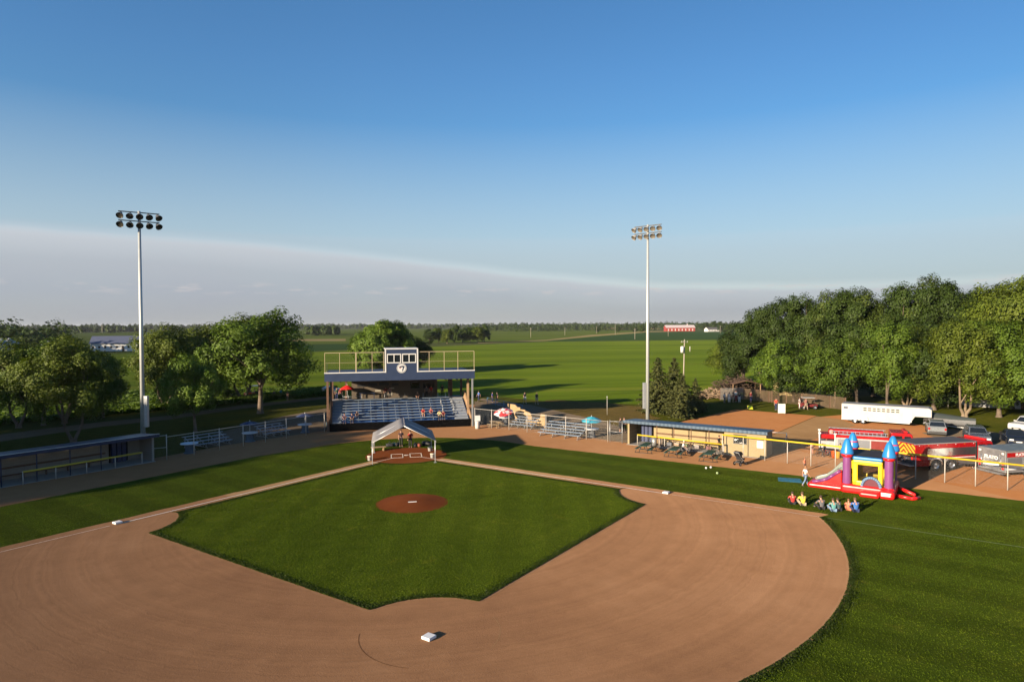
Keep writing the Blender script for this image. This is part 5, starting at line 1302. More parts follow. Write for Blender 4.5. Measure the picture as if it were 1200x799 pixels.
def ladder_engine():
    a = at(957,534); b_ = at(1045,543); d = b_-a; rz = math.atan2(d.y, d.x)+R(10)
    g = thing('fire_engine', 'red and silver fire engine with ladders on top parked behind the bounce castle', 'fire engine', local(a, rz, .2, 1.25), rz)
    hw = 1.22; L = 6.0
    m = MB(); m.box(.0, L, -hw+.1, hw-.1, .5, .8); m.build('chassis', M_dark, g)
    m = MB(); m.box(1.5, L, -hw, hw, .8, 1.95); m.box(.0, 1.5, -hw+.25, hw-.25, .8, 1.5); bd = m.build('body', paint('silver locker body', (.42,.41,.41), .4, .4), g, bevel=.03)
    for s_ in (-1, 1):
        for i in range(3):
            y = s_*(hw+.012); m = MB(); m.box(1.65+i*1.42, 2.95+i*1.42, min(y,y-s_*.02), max(y,y-s_*.02), .95, 1.8); m.build('locker_door', M_roll if i != 2 else paint('maroon door', (.20,.025,.02), .4), bd)
        m = MB(); m.box(1.5, L, min(s_*(hw-.1), s_*(hw+.02)), max(s_*(hw-.1), s_*(hw+.02)), 1.952, 2.2); m.build('hose_bed_side', M_red, bd)
        m = MB(); m.box(.9, 5.9, s_*(hw-.12)-.02, s_*(hw-.12)+.02, 2.24, 2.28); m.box(.9, 5.9, s_*(hw-.12)-.02, s_*(hw-.12)+.02, 2.52, 2.56)
        k = 1.0
        while k < 5.9: m.box(k, k+.04, s_*(hw-.12)-.015, s_*(hw-.12)+.015, 2.28, 2.52); k += .36
        m.build('ladder', M_alu, g)
        for x in (.05, 1.42):
            m = MB(); m.cyl((x, s_*(hw-.1), .5), (x, s_*(hw-.1), 2.28), .06, n=8); m.box(x-.12, x+.12, s_*(hw-.1)-.12, s_*(hw-.1)+.12, 2.2, 2.32); m.build('outrigger_post', M_white, g)
        for x in (2.2,): wheel(g, x, s_*(hw-.1), .50, .34)
    m = MB(); m.box(.1, 1.5, -.9, .9, 1.7, 2.15); m.build('turntable', M_red, g, bevel=.06)
    m = MB(); m.prism([(1.0,2.2),(5.6,2.3),(5.6,2.62),(1.0,2.6)], -.28, .28, 'y'); m.build('boom', M_red, g, bevel=.03)
    m = MB(); m.cyl((1.1,-.5,2.36),(1.1,.5,2.36),.26,n=14); m.build('hose_reel', M_red, g)
    m = MB(); m.cyl((1.1,-.56,2.36),(1.1,-.5,2.36),.20,n=14); m.build('reel_cover', paint('salmon cover', (.55,.22,.15), .6), g)
    m = MB(); m.box(1.9, 5.7, -.9, .9, 2.0, 2.22); m.build('hose_bed', M_greyf, g)
    cab_block(g, L+.15, L+2.2, hw, 2.7, M_red)
    for s_ in (-1, 1): wheel(g, L+1.3, s_*(hw-.1), .50, .3)
ladder_engine()

# ------------------------------------------------------------------ livestock trailer and boat
def stock_trailer():
    a = at(986,494.5); b_ = at(1066,500.5); d = b_-a; rz = math.atan2(d.y, d.x); L = d.length
    g = thing('livestock_trailer', 'long white gooseneck livestock trailer with slotted sides on twin axles', 'trailer', local(a, rz, 0, 1.15), rz)
    hw = 1.15; H = 2.45; N = 2.3
    m = MB(); m.prism([(0,.42),(L,.42),(L+.55,1.35),(L+N,1.35),(L+N,H-.15),(L+N-.25,H),(0,H)], -hw, hw, 'y'); b = m.build('body', paint('cream trailer paint', (.44,.425,.385), .5, var=.14, scale=1), g, bevel=.04)
    m = MB(); m.box(.02, L+N-.3, -hw+.05, hw-.05, H+.002, H+.06); m.build('roof', paint('grey trailer roof', (.25,.245,.24), .6), g, bevel=.02)
    for s_ in (-1, 1):
        y = s_*(hw+.006)
        for z in (1.72, 1.98):
            k = 2.55
            while k < 6.6: m = MB(); m.box(k, k+.38, min(y,y-s_*.02), max(y,y-s_*.02), z-.02, z+.14); m.build('air_slot', M_dark, b); k += .52
        m = MB(); k = 3.2
        while k < 6.6: m.box(k, k+.03, min(y,y-s_*.015), max(y,y-s_*.015), 1.1, 2.2); k += 1.15
        m.build('side_rib', M_galv, b)
        m = MB(); m.box(0, L, min(y,y-s_*.02), max(y,y-s_*.02), .40, .48); m.build('lower_rail', M_galv, b)
        m = MB(); m.box(7.0, 7.9, min(y,y-s_*.014), max(y,y-s_*.014), .6, 2.15); m.build('side_door', C_white, b)
        m = MB(); m.box(.25, .75, min(y,y-s_*.014), max(y,y-s_*.014), 1.85, 2.1); m.build('decal', M_navy, b)
        m = MB(); m.prism([(1.0,.5),(1.15,.92),(3.0,.92),(3.15,.5)], min(s_*hw, s_*(hw+.2)), max(s_*hw, s_*(hw+.2)), 'y'); m.build('fender', M_white, b)
        for x in (1.6, 2.5): wheel(g, x, s_*(hw+.08), .37, .22)
    m = MB(); m.cyl((L+N-.5,0,1.35),(L+N-.5,0,.6),.08,n=8); m.cyl((L+N-.9,.6,1.35),(L+N-.9,.6,.05),.05,n=8); m.build('hitch_leg', M_dark, g)
stock_trailer()
def boat():
    a = at(1082,500); b_ = at(1140,507.5); d = b_-a; rz = math.atan2(d.y, d.x); L = d.length*.98
    g = thing('fishing_boat', 'aluminium fishing boat with dark cover loaded on a road trailer', 'boat', local(a, rz, 0, .9, .0), rz)
    st = [(0,.85,.62),(.25*L,.95,.55),(.6*L,.92,.55),(.82*L,.62,.62),(.95*L,.25,.78),(L,.03,.92)]
    m = MB(); v = []; 
    for x, w, k in st: v += [(x,-w,1.25+.12*x/L),(x,-w*.95,.95),(x,-w*.45,k),(x,0,k-.06),(x,w*.45,k),(x,w*.95,.95),(x,w,1.25+.12*x/L)]
    f = [(i*7+j, i*7+j+1, (i+1)*7+j+1, (i+1)*7+j) for i in range(len(st)-1) for j in range(6)]+[tuple(range(7))]
    m.add(v, f, True); m.build('hull', paint('silver hull', (.24,.245,.25), .3, .3), g)
    m = MB(); v = []
    for x, w, k in st: z = 1.27+.12*x/L; v += [(x,-w-.02,z),(x,-w*.6,z+.46*(1-x/L*.6)),(x,0,z+.62*(1-x/L*.6)),(x,w*.6,z+.46*(1-x/L*.6)),(x,w+.02,z)]
    m.add(v, [(i*5+j, i*5+j+1, (i+1)*5+j+1, (i+1)*5+j) for i in range(len(st)-1) for j in range(4)]+[(0,1,2,3,4)], True); m.build('cover', paint('dark boat cover', (.045,.055,.05), .8), g)
    m = MB(); m.box(-.45,-.05,-.2,.2,.75,1.55); m.build('outboard_motor', M_black, g, bevel=.06)
    m = MB()
    for s_ in (-1, 1): m.beam((-.2,s_*.55,.45),(L*.75,s_*.5,.45),.08,.1); m.beam((L*.75,s_*.5,.45),(L*1.18,0,.42),.08,.1)
    for x in (.2, .3*L, .7*L): m.beam((x,-.75,.45),(x,.75,.45),.08,.08)
    m.build('trailer_frame', M_galv, g)
    for s_ in (-1, 1): wheel(g, .28*L, s_*.98, .32, .2); m = MB(); m.prism([(.28*L-.45,.45),(.28*L-.3,.72),(.28*L+.3,.72),(.28*L+.45,.45)], min(s_*.85,s_*1.1), max(s_*.85,s_*1.1), 'y'); m.build('mudguard', M_dark, g)
boat()
def tractor():
    p = at(297,467.5); g = thing('garden_tractor', 'small red tractor with canopy parked beside the shade trees', 'tractor', p, R(205)); g.scale = (1.15,)*3
    m = MB(); m.box(-.2,1.35,-.32,.32,.55,1.05); m.build('bonnet', paint('orange red machine', (.50,.07,.02), .4), g, bevel=.08)
    m = MB(); m.box(-1.1,-.2,-.5,.5,.5,.72); m.build('platform', M_dark, g); m = MB(); m.box(-.9,-.45,-.25,.25,.72,.86); m.box(-.95,-.85,-.25,.25,.72,1.25); m.build('seat', M_black, g)
    m = MB(); m.box(-1.2,.3,-.65,.65,2.0,2.08); m.build('canopy', C_white, g)
    m = MB()
    for x in (-1.1,.2):
        for y in (-.55,.55): m.cyl((x,y,.7),(x,y,2.0),.03,n=6)
    m.build('canopy_post', M_dark, g)
    for s_ in (-1,1): wheel(g,-.75,s_*.62,.55,.3); wheel(g,1.0,s_*.5,.34,.2)
    m = MB(); m.cyl((-.15,0,1.2),(-.25,0,1.25),.18,n=12); m.cyl((0,0,1.0),(-.18,0,1.22),.02,n=6); m.build('steering_wheel', M_dark, g)
tractor()

# ------------------------------------------------------------------ bikes, boards and odds by the lots
def bicycle(label, p, rz, c, s_=.8):
    g = thing('bicycle', label, 'bicycle', p, rz, 'bicycles by the fire engine'); g.scale = (s_,)*3
    for x in (-.52,.52):
        m = MB(); P = [(x+.32*math.cos(a),0,.33+.32*math.sin(a)) for a in [2*PI*i/18 for i in range(19)]]; m.tube(P,.025,5); w = m.build('wheel', M_rubber, g)
        m = MB()
        for i in range(8): a = PI*i/4; m.cyl((x,0,.33),(x+.3*math.cos(a),0,.33+.3*math.sin(a)),.005,n=3)
        m.build('spokes', M_chrome, w)
    m = MB(); m.tube([(-.52,0,.33),(-.1,0,.33),(.38,0,.78),(-.2,0,.82),(-.1,0,.33)],.022,6); m.tube([(-.2,0,.82),(-.52,0,.33)],.016,6); m.tube([(.38,0,.78),(.52,0,.33)],.02,6); m.build('frame', c, g)
    m = MB(); m.box(-.32,-.08,-.07,.07,.88,.93); m.cyl((-.2,0,.8),(-.2,0,.9),.015,n=6); m.build('saddle', M_black, g)
    m = MB(); m.tube([(.30,-.26,.98),(.36,-.1,.98),(.37,0,.95),(.36,.1,.98),(.30,.26,.98)],.015,6); m.cyl((.38,0,.76),(.37,0,.97),.015,n=6); m.build('handlebar', M_dark, g)
bicycle('dark child bicycle nearest the white outrigger post of the fire engine', at(961,534), R(20), M_black)
bicycle('maroon child bicycle in the middle of the kids by the fire engine', at(969,535), R(-30), paint('maroon paint', (.25,.03,.03), .4))
bicycle('green child bicycle standing behind the orange tub', at(980,534), R(40), paint('green paint', (.05,.16,.05), .4))
def tub(label, p, c):
    g = thing('toy_tub', label, 'tub', p, 0, 'plastic tubs by the fire engine'); m = MB(); m.lathe([(.01,0),(.24,0),(.31,.62),(.34,.64),(.30,.62),(.24,.05),(.01,.04)],(0,0,0),16); m.build('tub', c, g); m = MB(); m.tube([(-.3,0,.6),(-.2,.0,.85),(.2,0,.85),(.3,0,.6)],.012,5); m.build('handle', M_dark, g)
tub('orange red plastic tub on the dirt beside the castle tower', at(977.5,536), paint('orange plastic', (.58,.10,.01), .4)); tub('yellow plastic tub next to the orange red tub', at(981.5,536.2), paint('amber plastic', (.70,.42,.06), .4))
def board_sign(label, p, rz, w, h, z0, mat):
    g = thing('sign_board', label, 'sign', p, rz); m = MB(); m.box(-w/2,w/2,-.03,.03,z0,z0+h); m.build('panel', mat, g)
    m = MB(); m.box(-w/2+.05,-w/2+.12,.03,.1,0,z0+h*.9); m.box(w/2-.12,w/2-.05,.03,.1,0,z0+h*.9); m.build('legs', M_wood, g)
board_sign('blank white board standing on the lot edge by the young tree', at(916,485), R(-20), 1.0, 1.35, .12, M_white)
def cornhole(label, p, rz, mat):
    g = thing('cornhole_board', label, 'game board', p, rz); m = MB(); m.prism([(-.45,.08),(.45,.45),(.45,.38),(-.45,.01)], -.35,.35,'y'); m.build('board', mat, g); m = MB(); m.box(.36,.42,-.32,-.26,0,.36); m.box(.36,.42,.26,.32,0,.36); m.build('leg', M_wood, g); m = MB(); m.lathe([(.01,0),(.09,0)],(.25,0,.376),14); o = m.build('hole', M_black, g); o.rotation_euler=(0,0,0)
cornhole('yellow green slanted game board at the edge of the practice lot', at(879,479), R(70), paint('lime board', (.55,.58,.03), .6))
def portable_swing(label, p, rz):
    g = thing('swing_frame', label, 'frame', p, rz); m = MB()
    for x in (-.9,.9): m.tube([(x-.2,-.7,0),(x,0,1.4),(x+.2,.7,0)],.03,6)
    m.build('leg', M_galv, g); m = MB(); m.cyl((-.9,0,1.4),(.9,0,1.4),.03,n=6); m.build('crossbar', M_galv, g)
portable_swing('thin metal folding frame in the shade beyond the tan dugout end', at(911,522), R(-30))
def utv(label, p, rz):
    g = thing('utility_cart', label, 'cart', p, rz)
    m = MB(); m.box(-1.3,1.2,-.6,.6,.35,.75); m.box(-1.3,-.3,-.6,.6,.75,.95); m.build('body', paint('maroon cart', (.16,.025,.025), .4), g, bevel=.06)
    m = MB(); m.box(-.9,.8,-.6,.6,1.72,1.78); m.build('roof', C_white, g); m = MB()
    for x in (-.85,.75):
        for y in (-.55,.55): m.cyl((x,y,.75),(x,y,1.72),.03,n=6)
    m.build('roof_post', M_dark, g)
    for x in (-.85,.8):
        for s_ in (-1,1): wheel(g,x,s_*.58,.3,.22)
    m = MB(); m.box(-.2,.2,-.5,.5,.75,.85); m.box(-.3,-.2,-.5,.5,.85,1.25); m.build('seat', M_black, g)
utv('maroon utility cart with pale roof parked on the lawn by the plank fence', at(947,479), R(-15))
# ------------------------------------------------------------------ people: one skinned body each, clothes and hair as children
def skin_mesh(name, V, E, root=0, sub=1):
    """V: list of (x,y,z,rx[,ry]); E: index pairs"""
    me = bpy.data.meshes.new(name); me.from_pydata([v[:3] for v in V], E, []); o = bpy.data.objects.new(name, me); COL.objects.link(o)
    sk = o.modifiers.new('skin', 'SKIN'); sk.use_smooth_shade = True; sk.branch_smoothing = .4
    for i, v in enumerate(V):
        d = me.skin_vertices[0].data[i]; d.radius = (v[3], v[4] if len(v) > 4 else v[3]); d.use_root = i == root
    if sub: o.modifiers.new('sub', 'SUBSURF').levels = sub
    dg = bpy.context.evaluated_depsgraph_get(); dg.update()
    out = bpy.data.meshes.new_from_object(o.evaluated_get(dg)); out.name = name
    bpy.data.objects.remove(o); bpy.data.meshes.remove(me)
    out.polygons.foreach_set('use_smooth', [True]*len(out.polygons)); return out
def pose(kind):
    """joints of an adult about 1.72 m tall facing -y"""
    J = {}
    if kind in ('stand', 'walk', 'talk'):
        J['pel'] = (0,0,.95); J['wai'] = (0,.01,1.10); J['che'] = (0,.0,1.32); J['nb'] = (0,.01,1.47); J['hd'] = (0,-.02,1.60)
        st = .22 if kind == 'walk' else 0
        for s, n in ((-1,'L'),(1,'R')):
            q = s*st
            J['hip'+n] = (s*.095,0,.90); J['kn'+n] = (s*.105,-.03-q*.55,.50); J['an'+n] = (s*.11,.03-q*1.1+(.08 if q < 0 else 0),.09); J['to'+n] = (s*.125,-.14-q*1.1+(.08 if q < 0 else 0),.035)
            J['sh'+n] = (s*.18,.01,1.42); J['el'+n] = (s*.235,.04+q*.5,1.15)
            J['wr'+n] = (s*.25,-.04+q*.9,.91) if kind != 'talk' else ((s*.20,-.20,1.08) if s > 0 else (s*.25,-.03,.91))
    elif kind == 'ground':          # sitting on the grass, knees drawn up, leaning forward
        J['pel'] = (0,.0,.13); J['wai'] = (0,.03,.28); J['che'] = (0,-.02,.50); J['nb'] = (0,-.07,.64); J['hd'] = (0,-.13,.77)
        for s, n in ((-1,'L'),(1,'R')):
            J['hip'+n] = (s*.11,-.03,.12); J['kn'+n] = (s*.24,-.42,.36); J['an'+n] = (s*.10,-.60,.08); J['to'+n] = (s*.11,-.76,.04)
            J['sh'+n] = (s*.19,-.04,.59); J['el'+n] = (s*.26,-.22,.40); J['wr'+n] = (s*.14,-.43,.36)
    elif kind == 'bench':
        J['pel'] = (0,.05,.55); J['wai'] = (0,.07,.70); J['che'] = (0,.02,.92); J['nb'] = (0,-.01,1.07); J['hd'] = (0,-.06,1.20)
        for s, n in ((-1,'L'),(1,'R')):
            J['hip'+n] = (s*.10,.02,.54); J['kn'+n] = (s*.14,-.40,.54); J['an'+n] = (s*.13,-.42,.09); J['to'+n] = (s*.15,-.58,.04)
            J['sh'+n] = (s*.18,.0,1.02); J['el'+n] = (s*.24,-.10,.77); J['wr'+n] = (s*.13,-.30,.66)
    return J
def human_meshes(kind):
    J = pose(kind); V = []; E = []; ix = {}
    def v(name, p, r, r2=None, par=None):
        ix[name] = len(V); V.append((*p, r, r2 or r))
        if par: E.append((ix[par], ix[name]))
    f = Vector((0,-1,0))
    v('pel', J['pel'], .135, .10); v('wai', J['wai'], .12, .09, 'pel'); v('che', J['che'], .14, .10, 'wai'); v('nb', J['nb'], .065, .06, 'che')
    hd = Vector(J['hd']); v('jaw', hd+Vector((0,-.015,-.035)), .062, .068, 'nb'); v('mid', hd+Vector((0,0,.04)), .076, .09, 'jaw'); v('top', hd+Vector((0,.005,.105)), .05, .058, 'mid')
    v('nose', hd+Vector((0,-.10,.015)), .014, .016, 'mid')
    for s in (-1,1): v('ear%d' % s, hd+Vector((s*.083,.015,.015)), .012, .022, 'mid')
    for n in 'LR':
        s = -1 if n == 'L' else 1
        v('hip'+n, J['hip'+n], .085, None, 'pel'); v('kn'+n, J['kn'+n], .057, None, 'hip'+n)
        k = Vector(J['kn'+n]); a = Vector(J['an'+n]); v('cf'+n, k.lerp(a,.3), .054, None, 'kn'+n); v('an'+n, J['an'+n], .036, None, 'cf'+n); v('to'+n, J['to'+n], .035, .028, 'an'+n)
        v('sh'+n, J['sh'+n], .058, None, 'che'); v('el'+n, J['el'+n], .042, None, 'sh'+n); v('wr'+n, J['wr'+n], .028, .024, 'el'+n)
        w = Vector(J['wr'+n]); d = (w-Vector(J['el'+n])).normalized(); side = Vector((1,0,0)); side = (side-d*side.dot(d)).normalized(); nr = d.cross(side)
        v('pm'+n, w+d*.07, .036, .017, 'wr'+n)
        for i, ln in enumerate((.070,.082,.076,.058)):
            b = w+d*.09+side*(i-1.5)*.021; k1 = b+d*ln*.5-nr*.006*s; 
            v('f%d%s' % (i,n), k1, .0095, None, 'pm'+n); v('g%d%s' % (i,n), k1+d*ln*.45+nr*(-.02), .008, None, 'f%d%s' % (i,n))
        v('th'+n, w+d*.05+side*(-.045*s), .012, None, 'wr'+n); v('tt'+n, w+d*.085+side*(-.055*s), .010, None, 'th'+n)
    body = skin_mesh(kind+'_body', V, E)
    def sub(names, grow, par):
        V2 = []; E2 = []; jx = {}
        for nm, p, r in names:
            base = V[ix[nm]] if p is None else (*p, r, r)
            jx[nm] = len(V2); V2.append((base[0], base[1], base[2], base[3]+grow, base[4]+grow))
        for a, b in par: E2.append((jx[a], jx[b]))
        return V2, E2
    def lerp(a, b, t): return tuple(Vector(J[a]).lerp(Vector(J[b]), t))
    sn = [('pel',None,0),('wai',None,0),('che',None,0),('nb',lerp('nb','che',.25),.085)]+[(x+n,None,0) for n in 'LR' for x in ('sh',)]+[('sl'+n, lerp('sh'+n,'el'+n,.8), .050) for n in 'LR']
    s_ = sub(sn, .018, [('pel','wai'),('wai','che'),('che','nb')]+[('che','sh'+n) for n in 'LR']+[('sh'+n,'sl'+n) for n in 'LR']); shirt = skin_mesh(kind+'_shirt', *s_)
    pn = [('pel',None,0)]+[(x+n,None,0) for n in 'LR' for x in ('hip','kn','cf')]
    longp = sub(pn+[('pa'+n, lerp('an'+n,'kn'+n,.12), .048) for n in 'LR'], .014, [('pel','hip'+n) for n in 'LR']+[('hip'+n,'kn'+n) for n in 'LR']+[('kn'+n,'cf'+n) for n in 'LR']+[('cf'+n,'pa'+n) for n in 'LR']); trousers = skin_mesh(kind+'_trousers', *longp)
    sp = sub([('pel',None,0)]+[('hip'+n,None,0) for n in 'LR']+[('sk'+n, lerp('hip'+n,'kn'+n,.85), .078) for n in 'LR'], .016, [('pel','hip'+n) for n in 'LR']+[('hip'+n,'sk'+n) for n in 'LR']); shorts = skin_mesh(kind+'_shorts', *sp)
    hair = MB(); hair.ball(hd+Vector((0,.022,.065)), .098, 14, 8, (.93,1.05,.98)); hair = hair.mesh(kind+'_hair')
    lhair = MB(); lhair.ball(hd+Vector((0,.022,.065)), .100, 14, 8, (.95,1.06,1.0)); lhair.ball(hd+Vector((0,.085,-.06)), .085, 12, 8, (1,.55,1.6)); lhair = lhair.mesh(kind+'_longhair')
    eyes = MB()
    for s in (-1,1): eyes.ball(hd+Vector((s*.032,-.086,.04)), .011, 8, 5)
    eyes = eyes.mesh(kind+'_eyes')
    mouth = MB(); mouth.ball(hd+Vector((0,-.082,-.035)), .02, 8, 4, (1.2,.4,.35)); mouth = mouth.mesh(kind+'_mouth')
    shoes = MB()
    for n in 'LR':
        a = Vector(J['an'+n]); t = Vector(J['to'+n]); c = a.lerp(t,.5); shoes.ball((c.x, c.y, max(.045, c.z-.01)), .07, 10, 6, (.75,1.75,.62))
    shoes = shoes.mesh(kind+'_shoes')
    return dict(body=body, shirt=shirt, trousers=trousers, shorts=shorts, hair=hair, longhair=lhair, eyes=eyes, mouth=mouth, shoes=shoes)
PH = {k: human_meshes(k) for k in ('stand','walk','talk','ground','bench')}
def skin_m(i): return paint('skin tone %s' % 'abc'[i], [(.45,.25,.17),(.36,.19,.12),(.30,.15,.09)][i], .6, var=.05)
CL = {}
def cloth(c):
    k = tuple(round(x,3) for x in c)
    if k not in CL: CL[k] = paint('cloth %d' % len(CL), c, .85, var=.15, scale=8)
    return CL[k]
def person(label, p, face, kind, shirt, legs, h=1.0, hair=(.05,.03,.02), short=False, long_hair=False, skin=0, group=None, z=0):
    """face: heading in degrees the person looks to (0 = -y, towards the camera side)"""
    g = thing('person', label, 'person', (p[0], p[1], (p[2] if len(p) > 2 else 0)+z), R(face), group); g.scale = (h,)*3
    M = PH[kind]
    def part(name, key, mat):
        o = bpy.data.objects.new(name, M[key]); COL.objects.link(o); o.parent = g
        if not M[key].materials: M[key].materials.append(mat)
        o.material_slots[0].link = 'OBJECT'; o.material_slots[0].material = mat; return o
    part('body', 'body', skin_m(skin)); part('shirt', 'shirt', cloth(shirt)); part('shorts' if short else 'trousers', 'shorts' if short else 'trousers', cloth(legs))
    part('hair', 'longhair' if long_hair else 'hair', cloth(hair)); part('eyes', 'eyes', cloth((.02,.02,.02))); part('mouth', 'mouth', cloth((.30,.09,.07))); part('shoes', 'shoes', cloth((.10,.10,.10) if not short else (.5,.5,.5)))
    return g
RED=(.40,.03,.025); DRED=(.22,.03,.03); WHT=(.62,.60,.57); BLK=(.02,.02,.022); GRY=(.12,.12,.125); YEL=(.70,.62,.06); BLU=(.04,.14,.40); NAV=(.02,.03,.09); TEAL=(.10,.28,.27); ORG=(.55,.17,.09); JEAN=(.16,.24,.36); KHA=(.35,.28,.19); BRN=(.16,.09,.06)
# on the grass in front of the bounce castle
G1 = 'people watching the bounce castle'
person('person in red shirt sitting on the grass at the clay end of the row', at(929,591), 160, 'ground', RED, BLK, 1.0, group=G1)
person('person in bright yellow shirt sitting cross legged on the grass', at(941,592.5), 170, 'ground', YEL, KHA, 1.08, hair=(.10,.06,.03), short=True, group=G1)
person('person in dark grey shirt sitting on the grass, back to the infield', at(963,597), 175, 'ground', GRY, BLK, 1.08, group=G1)
person('person in pale teal shirt sitting on the grass beside a darker companion', at(977,599.5), 165, 'ground', TEAL, JEAN, 1.02, hair=(.08,.05,.03), group=G1)
person('person in dark slate shirt sitting shoulder to shoulder with the pale teal shirt', at(983,599), 190, 'ground', (.05,.09,.10), BLK, 1.0, group=G1)
person('child in orange pink shirt sitting on the grass beside the blue shirt', at(994.5,598), 150, 'ground', ORG, ORG, .88, hair=(.20,.09,.04), short=True, group=G1)
person('person in blue shirt sitting on the grass, last in the row by the castle', at(1003,600), 170, 'ground', BLU, NAV, 1.08, hair=(.14,.07,.04), group=G1)
person('girl in white shirt and jeans walking on the grass near the slide', at(944,569), 80, 'walk', WHT, JEAN, .92, hair=(.30,.15,.07), long_hair=True)
person('child with reddish hair standing on the dirt behind the girl in jeans', at(943,551.5), 20, 'stand', ORG, BRN, .66, hair=(.30,.10,.04))
# home plate tent
person('person in dark shirt standing under the canopy tent', at(470,523.5), 5, 'talk', (.05,.025,.03), BLK, 1.05)
person('person in red shirt standing under the canopy tent', at(481,524.7), -10, 'talk', RED, BLK, 1.05)
# grandstand seats: local frame of the stand
SG = ((-.12,16.8,0), R(2.6))
def seat(x, row, lab, sh, lg, h=1.0, **k):
    y = .16+row*.70+.36; z = .95+row*.27+.36-.45*h; q = local(*SG, x, y, z); person(lab, q, 3, 'bench', sh, lg, h, group='spectators in the grandstand', **k)
seat(2.75, 1, 'spectator in red top with pale legs on a low row, nearest the tent', RED, KHA, .95, short=True)
seat(3.75, 1, 'spectator in pinkish red top sitting on a low row', (.38,.08,.08), NAV, .95, hair=(.2,.09,.04))
seat(4.75, 0, 'spectator in pale yellow shirt on the lowest row', (.62,.62,.30), BLK, .95)
seat(5.25, 0, 'spectator in dark shirt beside the pale yellow shirt on the lowest row', DRED, BLK, .9)
seat(2.4, 7, 'spectator in brown top on the highest row near the service window', BRN, BLK, 1.0, hair=(.3,.2,.12))
seat(-7.0, 0, 'spectator in dull purple shirt on the lowest row at the shaded end', (.10,.06,.09), NAV, .95)
seat(-6.1, 0, 'spectator in navy shirt on the lowest row at the shaded end', NAV, BLK, .95)
seat(-5.5, 1, 'small spectator in black one row up at the shaded end', BLK, NAV, .8)
yb = .16+8*.7+.6; zb = .95+8*.27
for x, yy, lab, sh, lg in ((3.7, .5,'spectator in dark shirt standing at the service window',GRY,BLK),(4.35,.7,'spectator in red standing behind the highest row near the open bay',RED,BRN),(-1.2,.45,'spectator in dusty pink top standing behind the highest row below the boards',(.28,.16,.17),BLK),(-1.75,.8,'spectator in maroon standing behind the highest row below the boards',DRED,BLK),(-7.6,.7,'spectator in maroon standing in the corner at the shaded stairs',DRED,BLK),(-8.1,1.1,'spectator in dark green standing in the corner at the shaded stairs',(.03,.08,.06),NAV),(6.0,1.7,'spectator in black standing in the open bay of the grandstand',BLK,BLK)):
    person(lab, local(*SG, x, yb-.55+yy, zb), 10, 'stand', sh, lg, .95, group='spectators in the grandstand')
# beyond the fences
person('person in white shirt standing on the lawn beside the far white car', at(379,464), 30, 'stand', WHT, KHA, 1.1)
person('person in teal shirt standing on the verge near the small tractor', at(329,467), 40, 'talk', (.03,.22,.26), KHA, 1.0)
person('person in brown sitting low beside the teal shirt on the verge', at(337,468.5), -40, 'stand', BRN, BLK, .85)
person('person in dark blue standing under the largest round shade tree', at(321,468.5), 0, 'stand', NAV, BLK, 1.0)
person('person in blue walking in shade just past the end of the grandstand', at(561,470), -60, 'walk', BLU, NAV, 1.0)
person('person in bright blue jacket by the blue railing', at(577,472), 70, 'stand', (.04,.08,.42), NAV, 1.05)
person('person in dark clothes behind the bright blue jacket by the railing', at(582.5,471.5), -70, 'stand', BLK, BLK, 1.0)
person('person in black top and pale shorts walking along the field path, first of two', at(615,472.5), 10, 'walk', BLK, WHT, 1.08, short=True)
person('person in black top and pale shorts, second walker near the hay field', at(629,473.5), 5, 'walk', (.03,.025,.02), KHA, 1.08, short=True, hair=(.2,.12,.06))
person('person in grey top standing by the narrow gate of the tan dugout', at(727,507), 40, 'stand', (.16,.13,.12), KHA, 1.05, short=True)
person('person in black standing with folded arm by the gate of the tan dugout', at(731.5,507), -20, 'talk', BLK, BLK, 1.08)
person('person in pale clothes sitting at the middle green picnic table', at(801,531.5), 60, 'bench', WHT, (.25,.2,.18), 1.0, hair=(.5,.45,.38))
person('person in black pants leaning at the end of the dugout bench', local((23.8,1.3,0), LR, 9.6, .9, .03), 30, 'stand', BLK, BLK, .95)
GF = 'people gathered along the plank fence'
for i, (px, py, sh, lg, h, lab) in enumerate([(849,472,WHT,GRY,.95,'child in white shirt at the near end of the plank fence group'),(854.5,472,(.5,.45,.4),WHT,1.0,'person in cream top and white pants by the plank fence'),(859,471.5,DRED,KHA,.9,'person in maroon low beside the white shirt by the plank fence'),(862.5,471,WHT,DRED,1.12,'tall person in white shirt standing behind the plank fence group'),(866.5,472,BLK,WHT,1.0,'person in black top at the far end of the plank fence group'),(880,471.5,DRED,NAV,1.05,'person in dark red shirt alone before the plank fence'),(909.5,481,(.48,.06,.03),NAV,1.08,'person in orange red shirt standing by the white sign board'),(937,479,WHT,WHT,1.0,'person in white beside the maroon utility cart'),(940,478.5,BLK,BLK,1.0,'person in black leaning on the maroon utility cart'),(944.5,480,(.35,.16,.12),KHA,1.0,'person in tan pants before the maroon utility cart')]):
    person(lab, at(px, py), [20,-30,60,0,-50,10,-15,40,-40,0][i], ['stand','talk','stand','stand','talk','stand','talk','stand','stand','walk'][i], sh, lg, h, group=GF if i < 6 else None)
GK = 'children by the fire engine'
for i, (px, py, sh, lg, h, lab) in enumerate([(951.5,532.5,(.55,.27,.2),(.4,.2,.15),.7,'small child in pink by the outrigger of the fire engine'),(964,535,WHT,BLK,.75,'child in white shirt standing among the bicycles'),(973,534,(.35,.08,.09),NAV,.8,'child in crimson shirt among the bicycles'),(968,532.5,BLK,GRY,.95,'older person in black standing behind the bicycles'),(984.5,536,(.45,.4,.1),WHT,.8,'child in mustard shirt half hidden by the castle tower')]):
    person(lab, at(px, py), [0,50,-40,20,-60][i], ['stand','stand','talk','stand','stand'][i], sh, lg, h, group=GK)
